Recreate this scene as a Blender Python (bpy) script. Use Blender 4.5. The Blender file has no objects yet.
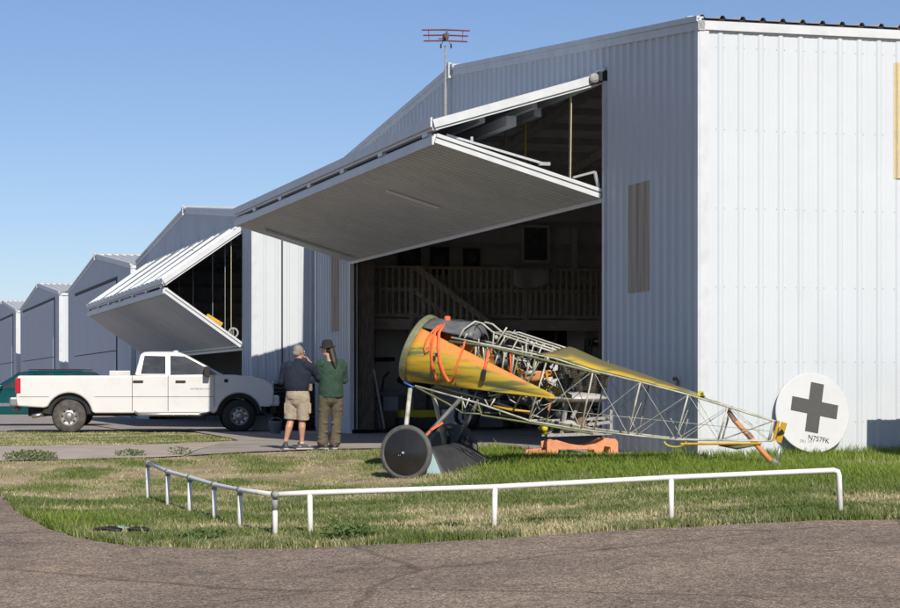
import bpy, bmesh, math, random
import numpy as np
from mathutils import Vector, Matrix
R = math.radians
random.seed(7); rng = np.random.default_rng(7)
scn = bpy.context.scene
COL = scn.collection

# ------------------------------------------------------------------ camera
cam_d = bpy.data.cameras.new('camera'); cam = bpy.data.objects.new('camera', cam_d); COL.objects.link(cam)
cam.location = (0, 0, 0.98); cam.rotation_euler = (R(90), 0, 0)
cam_d.sensor_width = 36.0; cam_d.lens = 36.0 * 2150 / 900
cam_d.shift_y = (388 - 304) / 900
cam_d.clip_start = 0.1; cam_d.clip_end = 9000
scn.camera = cam
# ------------------------------------------------------------------ sky and sun
SUN_EL = 36.5
SX, SY = 0.2801, -0.9600                      # horizontal direction towards the sun
world = bpy.data.worlds.new('World'); scn.world = world; world.use_nodes = True
wn = world.node_tree; wn.nodes.clear()
sky = wn.nodes.new('ShaderNodeTexSky'); sky.sky_type = 'NISHITA'; sky.sun_disc = False
sky.sun_elevation = R(SUN_EL); sky.sun_rotation = math.atan2(SX, SY)
sky.altitude = 1500; sky.air_density = 1.0; sky.dust_density = 0.8; sky.ozone_density = 4.5
bg = wn.nodes.new('ShaderNodeBackground'); bg.inputs[1].default_value = 0.081
wo = wn.nodes.new('ShaderNodeOutputWorld')
tint = wn.nodes.new('ShaderNodeMix'); tint.data_type = 'RGBA'; tint.blend_type = 'MULTIPLY'; tint.inputs[0].default_value = 1.0; tint.inputs[7].default_value = (0.985, 0.925, 0.965, 1)
wn.links.new(sky.outputs[0], tint.inputs[6]); wn.links.new(tint.outputs[2], bg.inputs[0]); wn.links.new(bg.outputs[0], wo.inputs[0])
sun_d = bpy.data.lights.new('sun', 'SUN'); sun = bpy.data.objects.new('sun', sun_d); COL.objects.link(sun)
sun_d.energy = 4.1; sun_d.angle = R(0.53); sun_d.color = (1.0, 0.925, 0.80)
sv = Vector((SX * math.cos(R(SUN_EL)), SY * math.cos(R(SUN_EL)), math.sin(R(SUN_EL))))
sun.rotation_euler = sv.to_track_quat('Z', 'Y').to_euler(); sun.location = (20, -40, 40)
scn.view_settings.view_transform = 'Standard'; scn.view_settings.look = 'None'
scn.view_settings.exposure = 0.33; scn.view_settings.gamma = 1.0; scn.view_settings.use_curve_mapping = False
scn.render.engine = 'CYCLES'
scn.cycles.max_bounces = 9; scn.cycles.diffuse_bounces = 7; scn.cycles.use_denoising = True

# ------------------------------------------------------------------ materials
def mat(name, col, rough=0.6, metal=0.0, var=0.0, scale=4.0, col2=None, bump=0.0, bscale=40.0, stretch=(1, 1, 1), spec=0.5, trans=0.0, thr=(0.4, 0.65), attr=None, alpha=1.0):
    m = bpy.data.materials.new(name); m.use_nodes = True
    nt = m.node_tree; b = nt.nodes['Principled BSDF']
    b.inputs['Base Color'].default_value = (*col, 1); b.inputs['Roughness'].default_value = rough
    b.inputs['Metallic'].default_value = metal; b.inputs['Specular IOR Level'].default_value = spec
    co = nt.nodes.new('ShaderNodeTexCoord'); mp = nt.nodes.new('ShaderNodeMapping'); mp.inputs['Scale'].default_value = stretch
    nt.links.new(co.outputs['Object'], mp.inputs['Vector'])
    src = None
    if attr:
        a = nt.nodes.new('ShaderNodeAttribute'); a.attribute_name = attr; src = a.outputs['Color']
    elif col2 is not None or var > 0:
        if col2 is None: col2 = tuple(max(0, c * (1 - var)) for c in col)
        n = nt.nodes.new('ShaderNodeTexNoise'); n.inputs['Scale'].default_value = scale; n.inputs['Detail'].default_value = 8; n.inputs['Roughness'].default_value = 0.65
        nt.links.new(mp.outputs[0], n.inputs['Vector'])
        r = nt.nodes.new('ShaderNodeValToRGB'); r.color_ramp.elements[0].position = thr[0]; r.color_ramp.elements[1].position = thr[1]
        r.color_ramp.elements[0].color = (*col, 1); r.color_ramp.elements[1].color = (*col2, 1)
        nt.links.new(n.outputs[0], r.inputs[0]); src = r.outputs[0]
    if src: nt.links.new(src, b.inputs['Base Color'])
    if bump > 0:
        n2 = nt.nodes.new('ShaderNodeTexNoise'); n2.inputs['Scale'].default_value = bscale; n2.inputs['Detail'].default_value = 6
        nt.links.new(mp.outputs[0], n2.inputs['Vector'])
        bp = nt.nodes.new('ShaderNodeBump'); bp.inputs['Strength'].default_value = bump; bp.inputs['Distance'].default_value = 0.02
        nt.links.new(n2.outputs[0], bp.inputs['Height']); nt.links.new(bp.outputs[0], b.inputs['Normal'])
    if trans > 0:
        t = nt.nodes.new('ShaderNodeBsdfTranslucent'); t.inputs[0].default_value = (*col, 1)
        if src: nt.links.new(src, t.inputs[0])
        mx = nt.nodes.new('ShaderNodeMixShader'); mx.inputs[0].default_value = trans
        out = nt.nodes['Material Output']
        nt.links.new(b.outputs[0], mx.inputs[1]); nt.links.new(t.outputs[0], mx.inputs[2]); nt.links.new(mx.outputs[0], out.inputs[0])
    return m

M = {}
M['white'] = mat('white painted steel', (0.560, 0.602, 0.645), 0.45, var=0.05, scale=.6, bump=0.10, bscale=1.2, spec=0.35)
M['trim'] = mat('white trim', (0.585, 0.61, 0.64), 0.45, var=0.12, scale=3.0)
M['roof'] = mat('white roof steel', (0.55, 0.56, 0.58), 0.5, var=0.15, scale=1.0)
M['closure'] = mat('dark foam closure', (0.03, 0.03, 0.03), 0.9)
M['tan'] = mat('aged fibreglass panel', (0.60, 0.50, 0.27), 0.6, col2=(0.50, 0.44, 0.30), scale=9, bump=0.2, bscale=60)
M['tan_old'] = mat('weathered brown fibreglass', (0.50, 0.43, 0.35), 0.7, col2=(0.33, 0.28, 0.22), scale=3, stretch=(6, 6, .2))
M['inner'] = mat('dark insulation facing', (0.70, 0.69, 0.68), 0.8, col2=(0.55, 0.54, 0.53), scale=2.0)
M['girt'] = mat('grey steel girt', (0.50, 0.50, 0.49), 0.6, var=0.2)
M['door_in'] = mat('door skin', (0.56, 0.60, 0.64), 0.55, var=0.12, scale=1.5)
M['grey_strip'] = mat('dark grey strip', (0.15, 0.16, 0.18), 0.6, var=0.2)
M['galv'] = mat('galvanised steel', (0.50, 0.51, 0.52), 0.4, metal=0.7, var=0.2, scale=12)
M['strap_cream'] = mat('cream lift strap', (0.62, 0.56, 0.34), 0.8, var=0.2, scale=20)
M['strap_yellow'] = mat('yellow lift strap', (0.65, 0.52, 0.03), 0.8, var=0.2, scale=20)
M['black'] = mat('black rubber', (0.018, 0.018, 0.018), 0.7, var=0.3, scale=20)
M['darkgrey'] = mat('dark grey steel', (0.055, 0.056, 0.058), 0.5, var=0.35, scale=9)
M['concrete'] = mat('worn concrete', (0.36, 0.32, 0.28), 0.9, col2=(0.25, 0.225, 0.20), scale=0.9, bump=0.25, bscale=25)
M['wood'] = mat('bare lumber', (0.38, 0.33, 0.27), 0.75, col2=(0.25, 0.215, 0.17), scale=3, stretch=(1, 1, 8))
M['wood_dark'] = mat('old dark timber', (0.16, 0.13, 0.10), 0.85, col2=(0.07, 0.06, 0.05), scale=6, stretch=(4, 4, .5))
M['board'] = mat('pale grey wall board', (0.78, 0.78, 0.77), 0.8, var=0.12, scale=2)
M['pvc'] = mat('white painted pipe', (0.74, 0.73, 0.71), 0.45, col2=(0.40, 0.36, 0.31), scale=11, thr=(.58, .72))
M['fitting'] = mat('grey pipe fitting', (0.34, 0.34, 0.34), 0.6, var=0.35, scale=30)
M['glass'] = mat('dark tinted glass', (0.02, 0.024, 0.028), 0.05, spec=0.8, col2=(0.045, 0.05, 0.052), scale=1.6, thr=(.42, .62), stretch=(1, 1, 2.5))  # paler streaks in the colour stand for reflections on the panes
M['carwhite'] = mat('white car paint', (0.64, 0.645, 0.65), 0.25, col2=(0.57, 0.56, 0.54), scale=2.5, thr=(.5, .85))
M['teal'] = mat('teal car paint', (0.0, 0.085, 0.09), 0.2, metal=0.3, var=0.2, spec=0.6)
M['chrome'] = mat('dull chrome', (0.62, 0.63, 0.64), 0.22, metal=1.0, var=0.2, scale=8)
M['bumper'] = mat('grey bumper', (0.30, 0.30, 0.31), 0.35, metal=0.5, var=0.2)
M['tyre'] = mat('dusty tyre', (0.045, 0.043, 0.04), 0.85, col2=(0.10, 0.095, 0.085), scale=7)
M['tyre_front'] = mat('black tyre', (0.022, 0.022, 0.022), 0.8, var=0.3)
M['rim'] = mat('steel rim', (0.42, 0.41, 0.39), 0.4, metal=0.7, var=0.3, scale=15)
M['red_lens'] = mat('red lens', (0.42, 0.01, 0.03), 0.2)
M['amber'] = mat('smoked lamp lens', (0.25, 0.24, 0.20), 0.1, spec=0.9)
M['skin'] = mat('tanned skin', (0.50, 0.27, 0.18), 0.5, var=0.15, scale=12)
M['skin2'] = mat('pale skin', (0.56, 0.33, 0.24), 0.5, var=0.12, scale=12)
M['hair_grey'] = mat('short grey hair', (0.28, 0.26, 0.24), 0.8, col2=(0.14, 0.13, 0.12), scale=40)
M['hair_dark'] = mat('long dark hair', (0.035, 0.025, 0.02), 0.6, var=0.4, scale=40)
M['navy'] = mat('navy cotton', (0.008, 0.014, 0.034), 0.9, var=0.4, scale=10, bump=0.9, bscale=9)
M['khaki'] = mat('khaki cotton', (0.36, 0.30, 0.23), 0.9, var=0.2, scale=9, bump=1.0, bscale=14)
M['green'] = mat('green cotton', (0.025, 0.062, 0.042), 0.9, var=0.3, scale=10, bump=1.0, bscale=12)
M['olive'] = mat('olive trousers', (0.11, 0.092, 0.062), 0.9, var=0.3, scale=9, bump=1.0, bscale=12)
M['hat'] = mat('black felt hat', (0.014, 0.014, 0.014), 0.9)
M['shoe'] = mat('grey shoe', (0.06, 0.065, 0.08), 0.7, var=0.3, scale=20)
M['sole'] = mat('pale sole', (0.4, 0.4, 0.38), 0.8)
M['paper'] = mat('white paper', (0.8, 0.8, 0.8), 0.9)
M['olive_tube'] = mat('olive tube', (0.17, 0.18, 0.09), 0.5, var=0.3, scale=9)
M['ring'] = mat('olive green ring', (0.15, 0.16, 0.085), 0.45, col2=(0.23, 0.23, 0.14), scale=6)
M['silver_tube'] = mat('weathered grey tube', (0.52, 0.51, 0.46), 0.5, col2=(0.26, 0.26, 0.19), scale=7)
M['gunmetal'] = mat('dark grey deck metal', (0.085, 0.09, 0.095), 0.5, col2=(0.15, 0.155, 0.16), scale=5)
M['orange'] = mat('orange webbing', (0.85, 0.16, 0.05), 0.7, var=0.15, scale=25)
M['orange_wood'] = mat('orange stained wood', (0.62, 0.25, 0.09), 0.65, col2=(0.50, 0.20, 0.08), scale=6)
M['salmon'] = mat('orange painted stand', (0.70, 0.29, 0.14), 0.65, var=0.25, scale=7)
M['yellow'] = mat('yellow paint', (0.62, 0.36, 0.02), 0.5, var=0.25, scale=12)
M['yellow_green'] = mat('bright yellow', (0.55, 0.50, 0.02), 0.6, var=0.2)
M['wheel_cover'] = mat('black fabric wheel cover', (0.02, 0.02, 0.021), 0.3, var=0.3, scale=8)
M['wheel_tyre'] = mat('grey tyre', (0.10, 0.10, 0.10), 0.7, var=0.3, scale=14)
M['axle_wing'] = mat('dark grey fabric', (0.045, 0.046, 0.05), 0.6, var=0.3, scale=5)
M['pale_blue'] = mat('pale blue paint', (0.42, 0.60, 0.66), 0.5, var=0.1)
M['engine'] = mat('engine castings', (0.17, 0.155, 0.125), 0.5, metal=0.5, col2=(0.05, 0.045, 0.035), scale=14)
M['cowl'] = mat('dull white sheet metal', (0.56, 0.55, 0.53), 0.45, metal=0.2, var=0.2, scale=6)
M['rust'] = mat('brown patina', (0.22, 0.15, 0.11), 0.7, var=0.4, scale=9)
M['vane_red'] = mat('red vane paint', (0.22, 0.025, 0.022), 0.6, var=0.2)
M['rudder'] = mat('white rudder fabric', (0.56, 0.575, 0.59), 0.55, var=0.06, scale=3)
M['cross'] = mat('faded black paint', (0.055, 0.056, 0.056), 0.7, col2=(0.08, 0.08, 0.08), scale=40)
M['cyan'] = mat('light cyan plastic', (0.22, 0.38, 0.40), 0.5)
M['brown_leaf'] = mat('dry dark leaves', (0.045, 0.034, 0.026), 0.9, var=0.4, scale=20)
M['leaf'] = mat('weed leaves', (0.11, 0.17, 0.045), 0.7, var=0.4, scale=20, trans=0.25)
M['grass'] = mat('grass blades', (0.1, 0.15, 0.03), 0.75, attr='Col', trans=0.3, spec=0.2)
M['blue_box'] = mat('grey carton', (0.28, 0.30, 0.33), 0.7, var=0.15)
M['beige'] = mat('beige box', (0.45, 0.42, 0.36), 0.7, var=0.15)

# plywood side panel: yellow varnish with olive camouflage streaks, an orange band along its top edge
def streaked(name, ax, band=(0.66, 0.24, 0.055)):
    m = bpy.data.materials.new(name); m.use_nodes = True; nt = m.node_tree; b = nt.nodes['Principled BSDF']
    co = nt.nodes.new('ShaderNodeTexCoord'); mp = nt.nodes.new('ShaderNodeMapping'); mp.inputs['Rotation'].default_value = (0, R(14), 0); mp.inputs['Scale'].default_value = (.75, 3, 6.0)
    nt.links.new(co.outputs['Object'], mp.inputs['Vector'])
    n = nt.nodes.new('ShaderNodeTexNoise'); n.inputs['Scale'].default_value = 2.1; n.inputs['Detail'].default_value = 6; nt.links.new(mp.outputs[0], n.inputs['Vector'])
    r = nt.nodes.new('ShaderNodeValToRGB'); e = r.color_ramp.elements
    e[0].position = .37; e[0].color = (0.58, 0.34, 0.02, 1); e[1].position = .62; e[1].color = (0.15, 0.155, 0.06, 1)
    x = e.new(.51); x.color = (0.42, 0.32, 0.04, 1)
    nt.links.new(n.outputs[0], r.inputs[0]); out = r.outputs[0]
    if True:
        a = nt.nodes.new('ShaderNodeAttribute'); a.attribute_name = 'Col'
        mx = nt.nodes.new('ShaderNodeMix'); mx.data_type = 'RGBA'
        nt.links.new(a.outputs['Fac'], mx.inputs['Factor']); nt.links.new(out, mx.inputs[6]); mx.inputs[7].default_value = (*band, 1); out = mx.outputs[2]
    nt.links.new(out, b.inputs['Base Color']); b.inputs['Roughness'].default_value = 0.38
    return m
M['ply'] = streaked('varnished plywood', 'x'); M['ply2'] = streaked('streaked turtledeck plywood', 'x', (0.15, 0.13, 0.06))

def ground_mat():
    m = bpy.data.materials.new('dry patchy soil'); m.use_nodes = True; nt = m.node_tree; b = nt.nodes['Principled BSDF']; b.inputs['Roughness'].default_value = 0.95; b.inputs['Specular IOR Level'].default_value = .15
    co = nt.nodes.new('ShaderNodeTexCoord')
    def noise(s, d=8):
        n = nt.nodes.new('ShaderNodeTexNoise'); n.inputs['Scale'].default_value = s; n.inputs['Detail'].default_value = d; n.inputs['Roughness'].default_value = .7
        nt.links.new(co.outputs['Object'], n.inputs['Vector']); return n.outputs[0]
    def ramp(i, p0, c0, p1, c1):
        r = nt.nodes.new('ShaderNodeValToRGB'); r.color_ramp.elements[0].position = p0; r.color_ramp.elements[0].color = (*c0, 1); r.color_ramp.elements[1].position = p1; r.color_ramp.elements[1].color = (*c1, 1)
        nt.links.new(i, r.inputs[0]); return r.outputs[0]
    a = ramp(noise(.9), .36, (0.26, 0.24, 0.12), .6, (0.54, 0.43, 0.32)); c = ramp(noise(14), .35, (0.5, 0.5, 0.45), .7, (1.1, 1.05, 1.0))
    mx = nt.nodes.new('ShaderNodeMix'); mx.data_type = 'RGBA'; mx.blend_type = 'MULTIPLY'; mx.inputs[0].default_value = .8
    nt.links.new(a, mx.inputs[6]); nt.links.new(c, mx.inputs[7]); nt.links.new(mx.outputs[2], b.inputs['Base Color'])
    bp = nt.nodes.new('ShaderNodeBump'); bp.inputs['Strength'].default_value = .6; bp.inputs['Distance'].default_value = .03; nt.links.new(noise(25), bp.inputs['Height']); nt.links.new(bp.outputs[0], b.inputs['Normal'])
    return m
M['soil'] = ground_mat()

def asphalt_mat():
    m = bpy.data.materials.new('weathered chip seal'); m.use_nodes = True; nt = m.node_tree; b = nt.nodes['Principled BSDF']; b.inputs['Roughness'].default_value = 0.9; b.inputs['Specular IOR Level'].default_value = .25
    co = nt.nodes.new('ShaderNodeTexCoord')
    def noise(s, d=6, v=None):
        n = nt.nodes.new('ShaderNodeTexNoise'); n.inputs['Scale'].default_value = s; n.inputs['Detail'].default_value = d; n.inputs['Roughness'].default_value = .65
        nt.links.new(v or co.outputs['Object'], n.inputs['Vector']); return n.outputs[0]
    def ramp(i, *st):
        r = nt.nodes.new('ShaderNodeValToRGB'); e = r.color_ramp.elements
        e[0].position = st[0][0]; e[0].color = (*st[0][1], 1); e[1].position = st[-1][0]; e[1].color = (*st[-1][1], 1)
        for p, c in st[1:-1]: x = e.new(p); x.color = (*c, 1)
        nt.links.new(i, r.inputs[0]); return r.outputs[0]
    def mul(a, c, f=1.0):
        mx = nt.nodes.new('ShaderNodeMix'); mx.data_type = 'RGBA'; mx.blend_type = 'MULTIPLY'; mx.inputs[0].default_value = f
        nt.links.new(a, mx.inputs[6]); nt.links.new(c, mx.inputs[7]); return mx.outputs[2]
    vo = nt.nodes.new('ShaderNodeTexVoronoi'); vo.inputs['Scale'].default_value = 62; nt.links.new(co.outputs['Object'], vo.inputs['Vector'])
    stones = ramp(vo.outputs['Color'], (.08, (0.115, 0.088, 0.070)), (.5, (0.265, 0.212, 0.168)), (.96, (0.55, 0.44, 0.36)))
    big = ramp(noise(.5, 10), (.34, (.70, .70, .71)), (.62, (1.06, 1.04, 1.02)))
    mid = ramp(noise(7, 8), (.3, (.72, .72, .73)), (.7, (1.15, 1.14, 1.12)))
    warp = nt.nodes.new('ShaderNodeMix'); warp.data_type = 'RGBA'; warp.inputs[0].default_value = .12
    nz = nt.nodes.new('ShaderNodeTexNoise'); nz.inputs['Scale'].default_value = 1.5; nt.links.new(co.outputs['Object'], nz.inputs['Vector'])
    nt.links.new(co.outputs['Object'], warp.inputs[6]); nt.links.new(nz.outputs['Color'], warp.inputs[7])
    cr = nt.nodes.new('ShaderNodeTexVoronoi'); cr.feature = 'DISTANCE_TO_EDGE'; cr.inputs['Scale'].default_value = .21; nt.links.new(warp.outputs[2], cr.inputs['Vector'])
    crack = ramp(cr.outputs['Distance'], (.0, (.62, .60, .58)), (.003, (.75, .73, .71)), (.008, (1, 1, 1)))
    tar = ramp(noise(.45, 3), (.482, (1, 1, 1)), (.5, (.68, .68, .69)), (.52, (1, 1, 1)))
    sand = ramp(noise(.22, 9), (.60, (1, 1, 1)), (.72, (1.35, 1.25, 1.02)))
    out = mul(mul(mul(mul(mul(stones, big), mid), crack), tar, .7), sand)
    nt.links.new(out, b.inputs['Base Color'])
    bp = nt.nodes.new('ShaderNodeBump'); bp.inputs['Strength'].default_value = .7; bp.inputs['Distance'].default_value = .01; nt.links.new(vo.outputs['Distance'], bp.inputs['Height']); nt.links.new(bp.outputs[0], b.inputs['Normal'])
    return m
M['asphalt'] = asphalt_mat()
M['gravel'] = mat('pale gravel', (0.34, 0.30, 0.29), 0.95, col2=(0.24, 0.21, 0.20), scale=1.2, bump=0.4, bscale=30)
M['path'] = mat('pale worn path', (0.44, 0.37, 0.32), 0.95, col2=(0.34, 0.29, 0.25), scale=1.4, bump=0.3, bscale=30)

# ------------------------------------------------------------------ mesh builder
class MB:
    def __init__(s): s.v = []; s.f = []
    def add(s, vs, fs):
        n = len(s.v); s.v += [tuple(v) for v in vs]; s.f += [tuple(i + n for i in f) for f in fs]; return s
    def box(s, c, d, rot=None):
        x, y, z = d[0] / 2, d[1] / 2, d[2] / 2
        P = [Vector(p) for p in ((-x, -y, -z), (x, -y, -z), (x, y, -z), (-x, y, -z), (-x, -y, z), (x, -y, z), (x, y, z), (-x, y, z))]
        if rot: P = [rot @ p for p in P]
        c = Vector(c)
        return s.add([p + c for p in P], [(0, 3, 2, 1), (4, 5, 6, 7), (0, 1, 5, 4), (1, 2, 6, 5), (2, 3, 7, 6), (3, 0, 4, 7)])
    def beam(s, a, b, w, h, up=(0, 0, 1)):
        a, b = Vector(a), Vector(b); d = (b - a).normalized(); u = Vector(up)
        if abs(d.dot(u)) > .99: u = Vector((1, 0, 0))
        x = d.cross(u).normalized(); y = x.cross(d).normalized()
        P = [q + x * i * w / 2 + y * j * h / 2 for q in (a, b) for i, j in ((-1, -1), (1, -1), (1, 1), (-1, 1))]
        return s.add(P, [(0, 1, 2, 3), (7, 6, 5, 4), (0, 4, 5, 1), (1, 5, 6, 2), (2, 6, 7, 3), (3, 7, 4, 0)])
    def tube(s, pts, r, n=8, closed=False, flat=None):
        pts = [Vector(p) for p in pts]; m = len(pts)
        rs = r if isinstance(r, (list, tuple)) else [r] * m
        t0 = (pts[1] - pts[0]).normalized(); ref = Vector((0, 0, 1)) if abs(t0.z) < .9 else Vector((0, 1, 0)); u = t0.cross(ref).normalized()
        V = []
        for i, p in enumerate(pts):
            t = (pts[(i + 1) % m] - pts[i - 1]) if closed else (pts[min(i + 1, m - 1)] - pts[max(i - 1, 0)])
            t.normalize(); u = (u - t * u.dot(t)); u = u.normalized() if u.length > 1e-6 else t.orthogonal().normalized(); w = t.cross(u)
            ri = rs[i]; ra, rb = ri if isinstance(ri, (list, tuple)) else (ri, ri)
            for k in range(n):
                a = 2 * math.pi * k / n; V.append(p + u * math.cos(a) * ra + w * math.sin(a) * rb)
        F = []
        for i in range(m if closed else m - 1):
            for k in range(n):
                a, b = i * n + k, i * n + (k + 1) % n; c, d = ((i + 1) % m) * n + (k + 1) % n, ((i + 1) % m) * n + k
                F.append((a, b, c, d))
        if not closed: F.append(tuple(range(n - 1, -1, -1))); F.append(tuple((m - 1) * n + k for k in range(n)))
        return s.add(V, F)
    def cyl(s, a, b, r0, r1=None, n=16): return s.tube([a, b], [r0, r0 if r1 is None else r1], n)
    def lathe(s, prof, c, axis, n=32):
        c = Vector(c); ax = Vector(axis).normalized(); u = ax.orthogonal().normalized(); w = ax.cross(u); V = []; F = []
        for (r, h) in prof:
            for k in range(n):
                a = 2 * math.pi * k / n; V.append(c + ax * h + (u * math.cos(a) + w * math.sin(a)) * max(r, 1e-4))
        for i in range(len(prof) - 1):
            for k in range(n):
                F.append((i * n + k, i * n + (k + 1) % n, (i + 1) * n + (k + 1) % n, (i + 1) * n + k))
        return s.add(V, F)
    def prism(s, poly, f0, f1):
        # poly list of 2D; f0/f1 map 2D to 3D
        n = len(poly); V = [f0(*p) for p in poly] + [f1(*p) for p in poly]
        F = [tuple(range(n - 1, -1, -1)), tuple(range(n, 2 * n))] + [(i, (i + 1) % n, (i + 1) % n + n, i + n) for i in range(n)]
        return s.add(V, F)
    def grid(s, fn, nu, nv):
        V = [fn(i / nu, j / nv) for i in range(nu + 1) for j in range(nv + 1)]
        return s.add(V, [(i * (nv + 1) + j, (i + 1) * (nv + 1) + j, (i + 1) * (nv + 1) + j + 1, i * (nv + 1) + j + 1) for i in range(nu) for j in range(nv)])
    def ell(s, c, r, nu=14, nv=8):
        c = Vector(c); r = r if isinstance(r, (list, tuple)) else (r, r, r)
        V = [(c.x, c.y, c.z - r[2])]; F = []
        for j in range(1, nv):
            ph = math.pi * j / nv - math.pi / 2
            for i in range(nu):
                a = 2 * math.pi * i / nu; V.append((c.x + r[0] * math.cos(ph) * math.cos(a), c.y + r[1] * math.cos(ph) * math.sin(a), c.z + r[2] * math.sin(ph)))
        V.append((c.x, c.y, c.z + r[2])); t = len(V) - 1
        for i in range(nu):
            F.append((0, 1 + (i + 1) % nu, 1 + i)); F.append((t, t - nu + i, t - nu + (i + 1) % nu))
            for j in range(nv - 2):
                a = 1 + j * nu; F.append((a + i, a + (i + 1) % nu, a + nu + (i + 1) % nu, a + nu + i))
        return s.add(V, F)
    def limb(s, pts, rs, n=12, end=True):
        s.tube(pts, rs, n); k_ = len(pts) if end else len(pts) - 1
        for p, r in list(zip(pts, rs))[:k_]:
            r0 = r if not isinstance(r, (list, tuple)) else min(r); s.ell(p, r0 * 1.0, 10, 6)
        return s
    def pieces(s):
        par = list(range(len(s.v)))
        def fd(a):
            while par[a] != a: par[a] = par[par[a]]; a = par[a]
            return a
        for f in s.f:
            for k in f[1:]: par[fd(f[0])] = fd(k)
        out = {}
        for f in s.f: out.setdefault(fd(f[0]), []).append(f)
        res = []
        for fs in out.values():
            ids = sorted({k for f in fs for k in f}); mp = {k: i for i, k in enumerate(ids)}; b = MB(); b.v = [s.v[k] for k in ids]; b.f = [tuple(mp[k] for k in f) for f in fs]; res.append(b)
        return res
    def split(s, name, m, parent=None, **k): return [b.build(name, m, parent, **k) for b in s.pieces()]
    def build(s, name, m, parent=None, smooth=False, bevel=0.0, remesh=0.0, fix=False, seg=2, solid=0.0):
        me = bpy.data.meshes.new(name); me.from_pydata(s.v, [], s.f); me.update()
        if fix:
            b = bmesh.new(); b.from_mesh(me); bmesh.ops.remove_doubles(b, verts=b.verts, dist=1e-5); bmesh.ops.recalc_face_normals(b, faces=b.faces); b.to_mesh(me); b.free()
        o = bpy.data.objects.new(name, me); COL.objects.link(o); me.materials.append(m if not isinstance(m, str) else M[m])
        if smooth:
            for p in me.polygons: p.use_smooth = True
        if parent: o.parent = parent
        if remesh:
            r = o.modifiers.new('remesh', 'REMESH'); r.mode = 'VOXEL'; r.voxel_size = remesh; r.use_smooth_shade = True
            sm = o.modifiers.new('smooth', 'SMOOTH'); sm.factor = .5; sm.iterations = 3
        if solid: sm = o.modifiers.new('solid', 'SOLIDIFY'); sm.thickness = solid
        if bevel:
            bv = o.modifiers.new('bevel', 'BEVEL'); bv.width = bevel; bv.segments = seg; bv.limit_method = 'ANGLE'; bv.angle_limit = R(35)
        return o

def thing(name, label, cat, loc=(0, 0, 0), rotz=0.0, group=None):
    o = bpy.data.objects.new(name, None); COL.objects.link(o); o.location = loc; o.rotation_euler = (0, 0, rotz); o.empty_display_size = .2
    return tag(o, label, cat, group)
def tag(o, label=None, cat=None, group=None, kind=None):
    if label: o['label'] = label
    if cat: o['category'] = cat
    if group: o['group'] = group
    if kind: o['kind'] = kind
    return o
def interp(x, pts):
    return float(np.interp(x, [p[0] for p in pts], [p[1] for p in pts]))

# ------------------------------------------------------------------ the lie of the land
ZL = [(0, -.62), (15, -.60), (19.5, -.52), (21, -.49), (24, -.47), (27.8, -.42), (30, -.33), (33, -.13), (35.5, -.06), (40, -.05), (46, -.11), (54, -.12), (400, -.12)]
ZR = [(0, -.62), (10, -.52), (15, -.44), (20, -.32), (21, -.26), (25, -.20), (28, -.13), (29.3, -.08), (30.3, -.01), (33, 0), (35.5, 0), (40, 0), (400, 0)]
_ys = np.linspace(0, 80, 1601)
def _sm(P):
    a = np.interp(_ys, [p[0] for p in P], [p[1] for p in P]); k = np.ones(31) / 31
    b = np.convolve(np.pad(a, 15, mode='edge'), k, mode='valid'); return b
_zl, _zr = _sm(ZL), _sm(ZR)
def gz(x, y):
    x = np.asarray(x, float); y = np.asarray(y, float)
    t = np.clip((x + 2.0) / 5.5, 0, 1)
    return np.interp(y, _ys, _zl) * (1 - t) + np.interp(y, _ys, _zr) * t
def G(x, y): return float(gz(x, y))

def build_ground():
    xs = np.concatenate([[-3000, -800, -250, -100, -60, -40], np.arange(-30, 20.01, .5), [25, 40, 80, 250, 800, 3000]])
    ys = np.concatenate([[-800, -200, -60, -20, 0], np.arange(6, 60.01, .5), [65, 80, 110, 160, 260, 500, 1200, 4000]])
    X, Y = np.meshgrid(xs, ys, indexing='ij'); Z = gz(X, np.clip(Y, 0, 400))
    V = np.stack([X, Y, Z], -1).reshape(-1, 3); nv = len(ys)
    F = [(i * nv + j, (i + 1) * nv + j, (i + 1) * nv + j + 1, i * nv + j + 1) for i in range(len(xs) - 1) for j in range(nv - 1)]
    mb = MB(); mb.v = [tuple(v) for v in V]; mb.f = F
    tag(mb.build('ground', 'soil', smooth=True), kind='structure')
build_ground()

def sheet(name, poly, dz, m):
    b = bmesh.new(); b.faces.new([b.verts.new((x, y, 0)) for x, y in poly])
    bmesh.ops.triangulate(b, faces=b.faces)
    x0, x1 = min(p[0] for p in poly), max(p[0] for p in poly); y0, y1 = min(p[1] for p in poly), max(p[1] for p in poly)
    for k in np.arange(max(math.ceil(x0 * 2) / 2, -30), min(x1, 20), .5):
        bmesh.ops.bisect_plane(b, geom=b.verts[:] + b.edges[:] + b.faces[:], plane_co=(k, 0, 0), plane_no=(1, 0, 0))
    for k in np.arange(max(math.ceil(y0 * 2) / 2, 6), min(y1, 60), .5):
        bmesh.ops.bisect_plane(b, geom=b.verts[:] + b.edges[:] + b.faces[:], plane_co=(0, k, 0), plane_no=(0, 1, 0))
    for v in b.verts: v.co.z = G(v.co.x, max(v.co.y, 0)) + dz
    bmesh.ops.recalc_face_normals(b, faces=b.faces)
    if sum(f.normal.z for f in b.faces) < 0: bmesh.ops.reverse_faces(b, faces=b.faces)
    me = bpy.data.meshes.new(name); b.to_mesh(me); b.free(); o = bpy.data.objects.new(name, me); COL.objects.link(o); me.materials.append(M[m])
    return tag(o, kind='structure')

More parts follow.
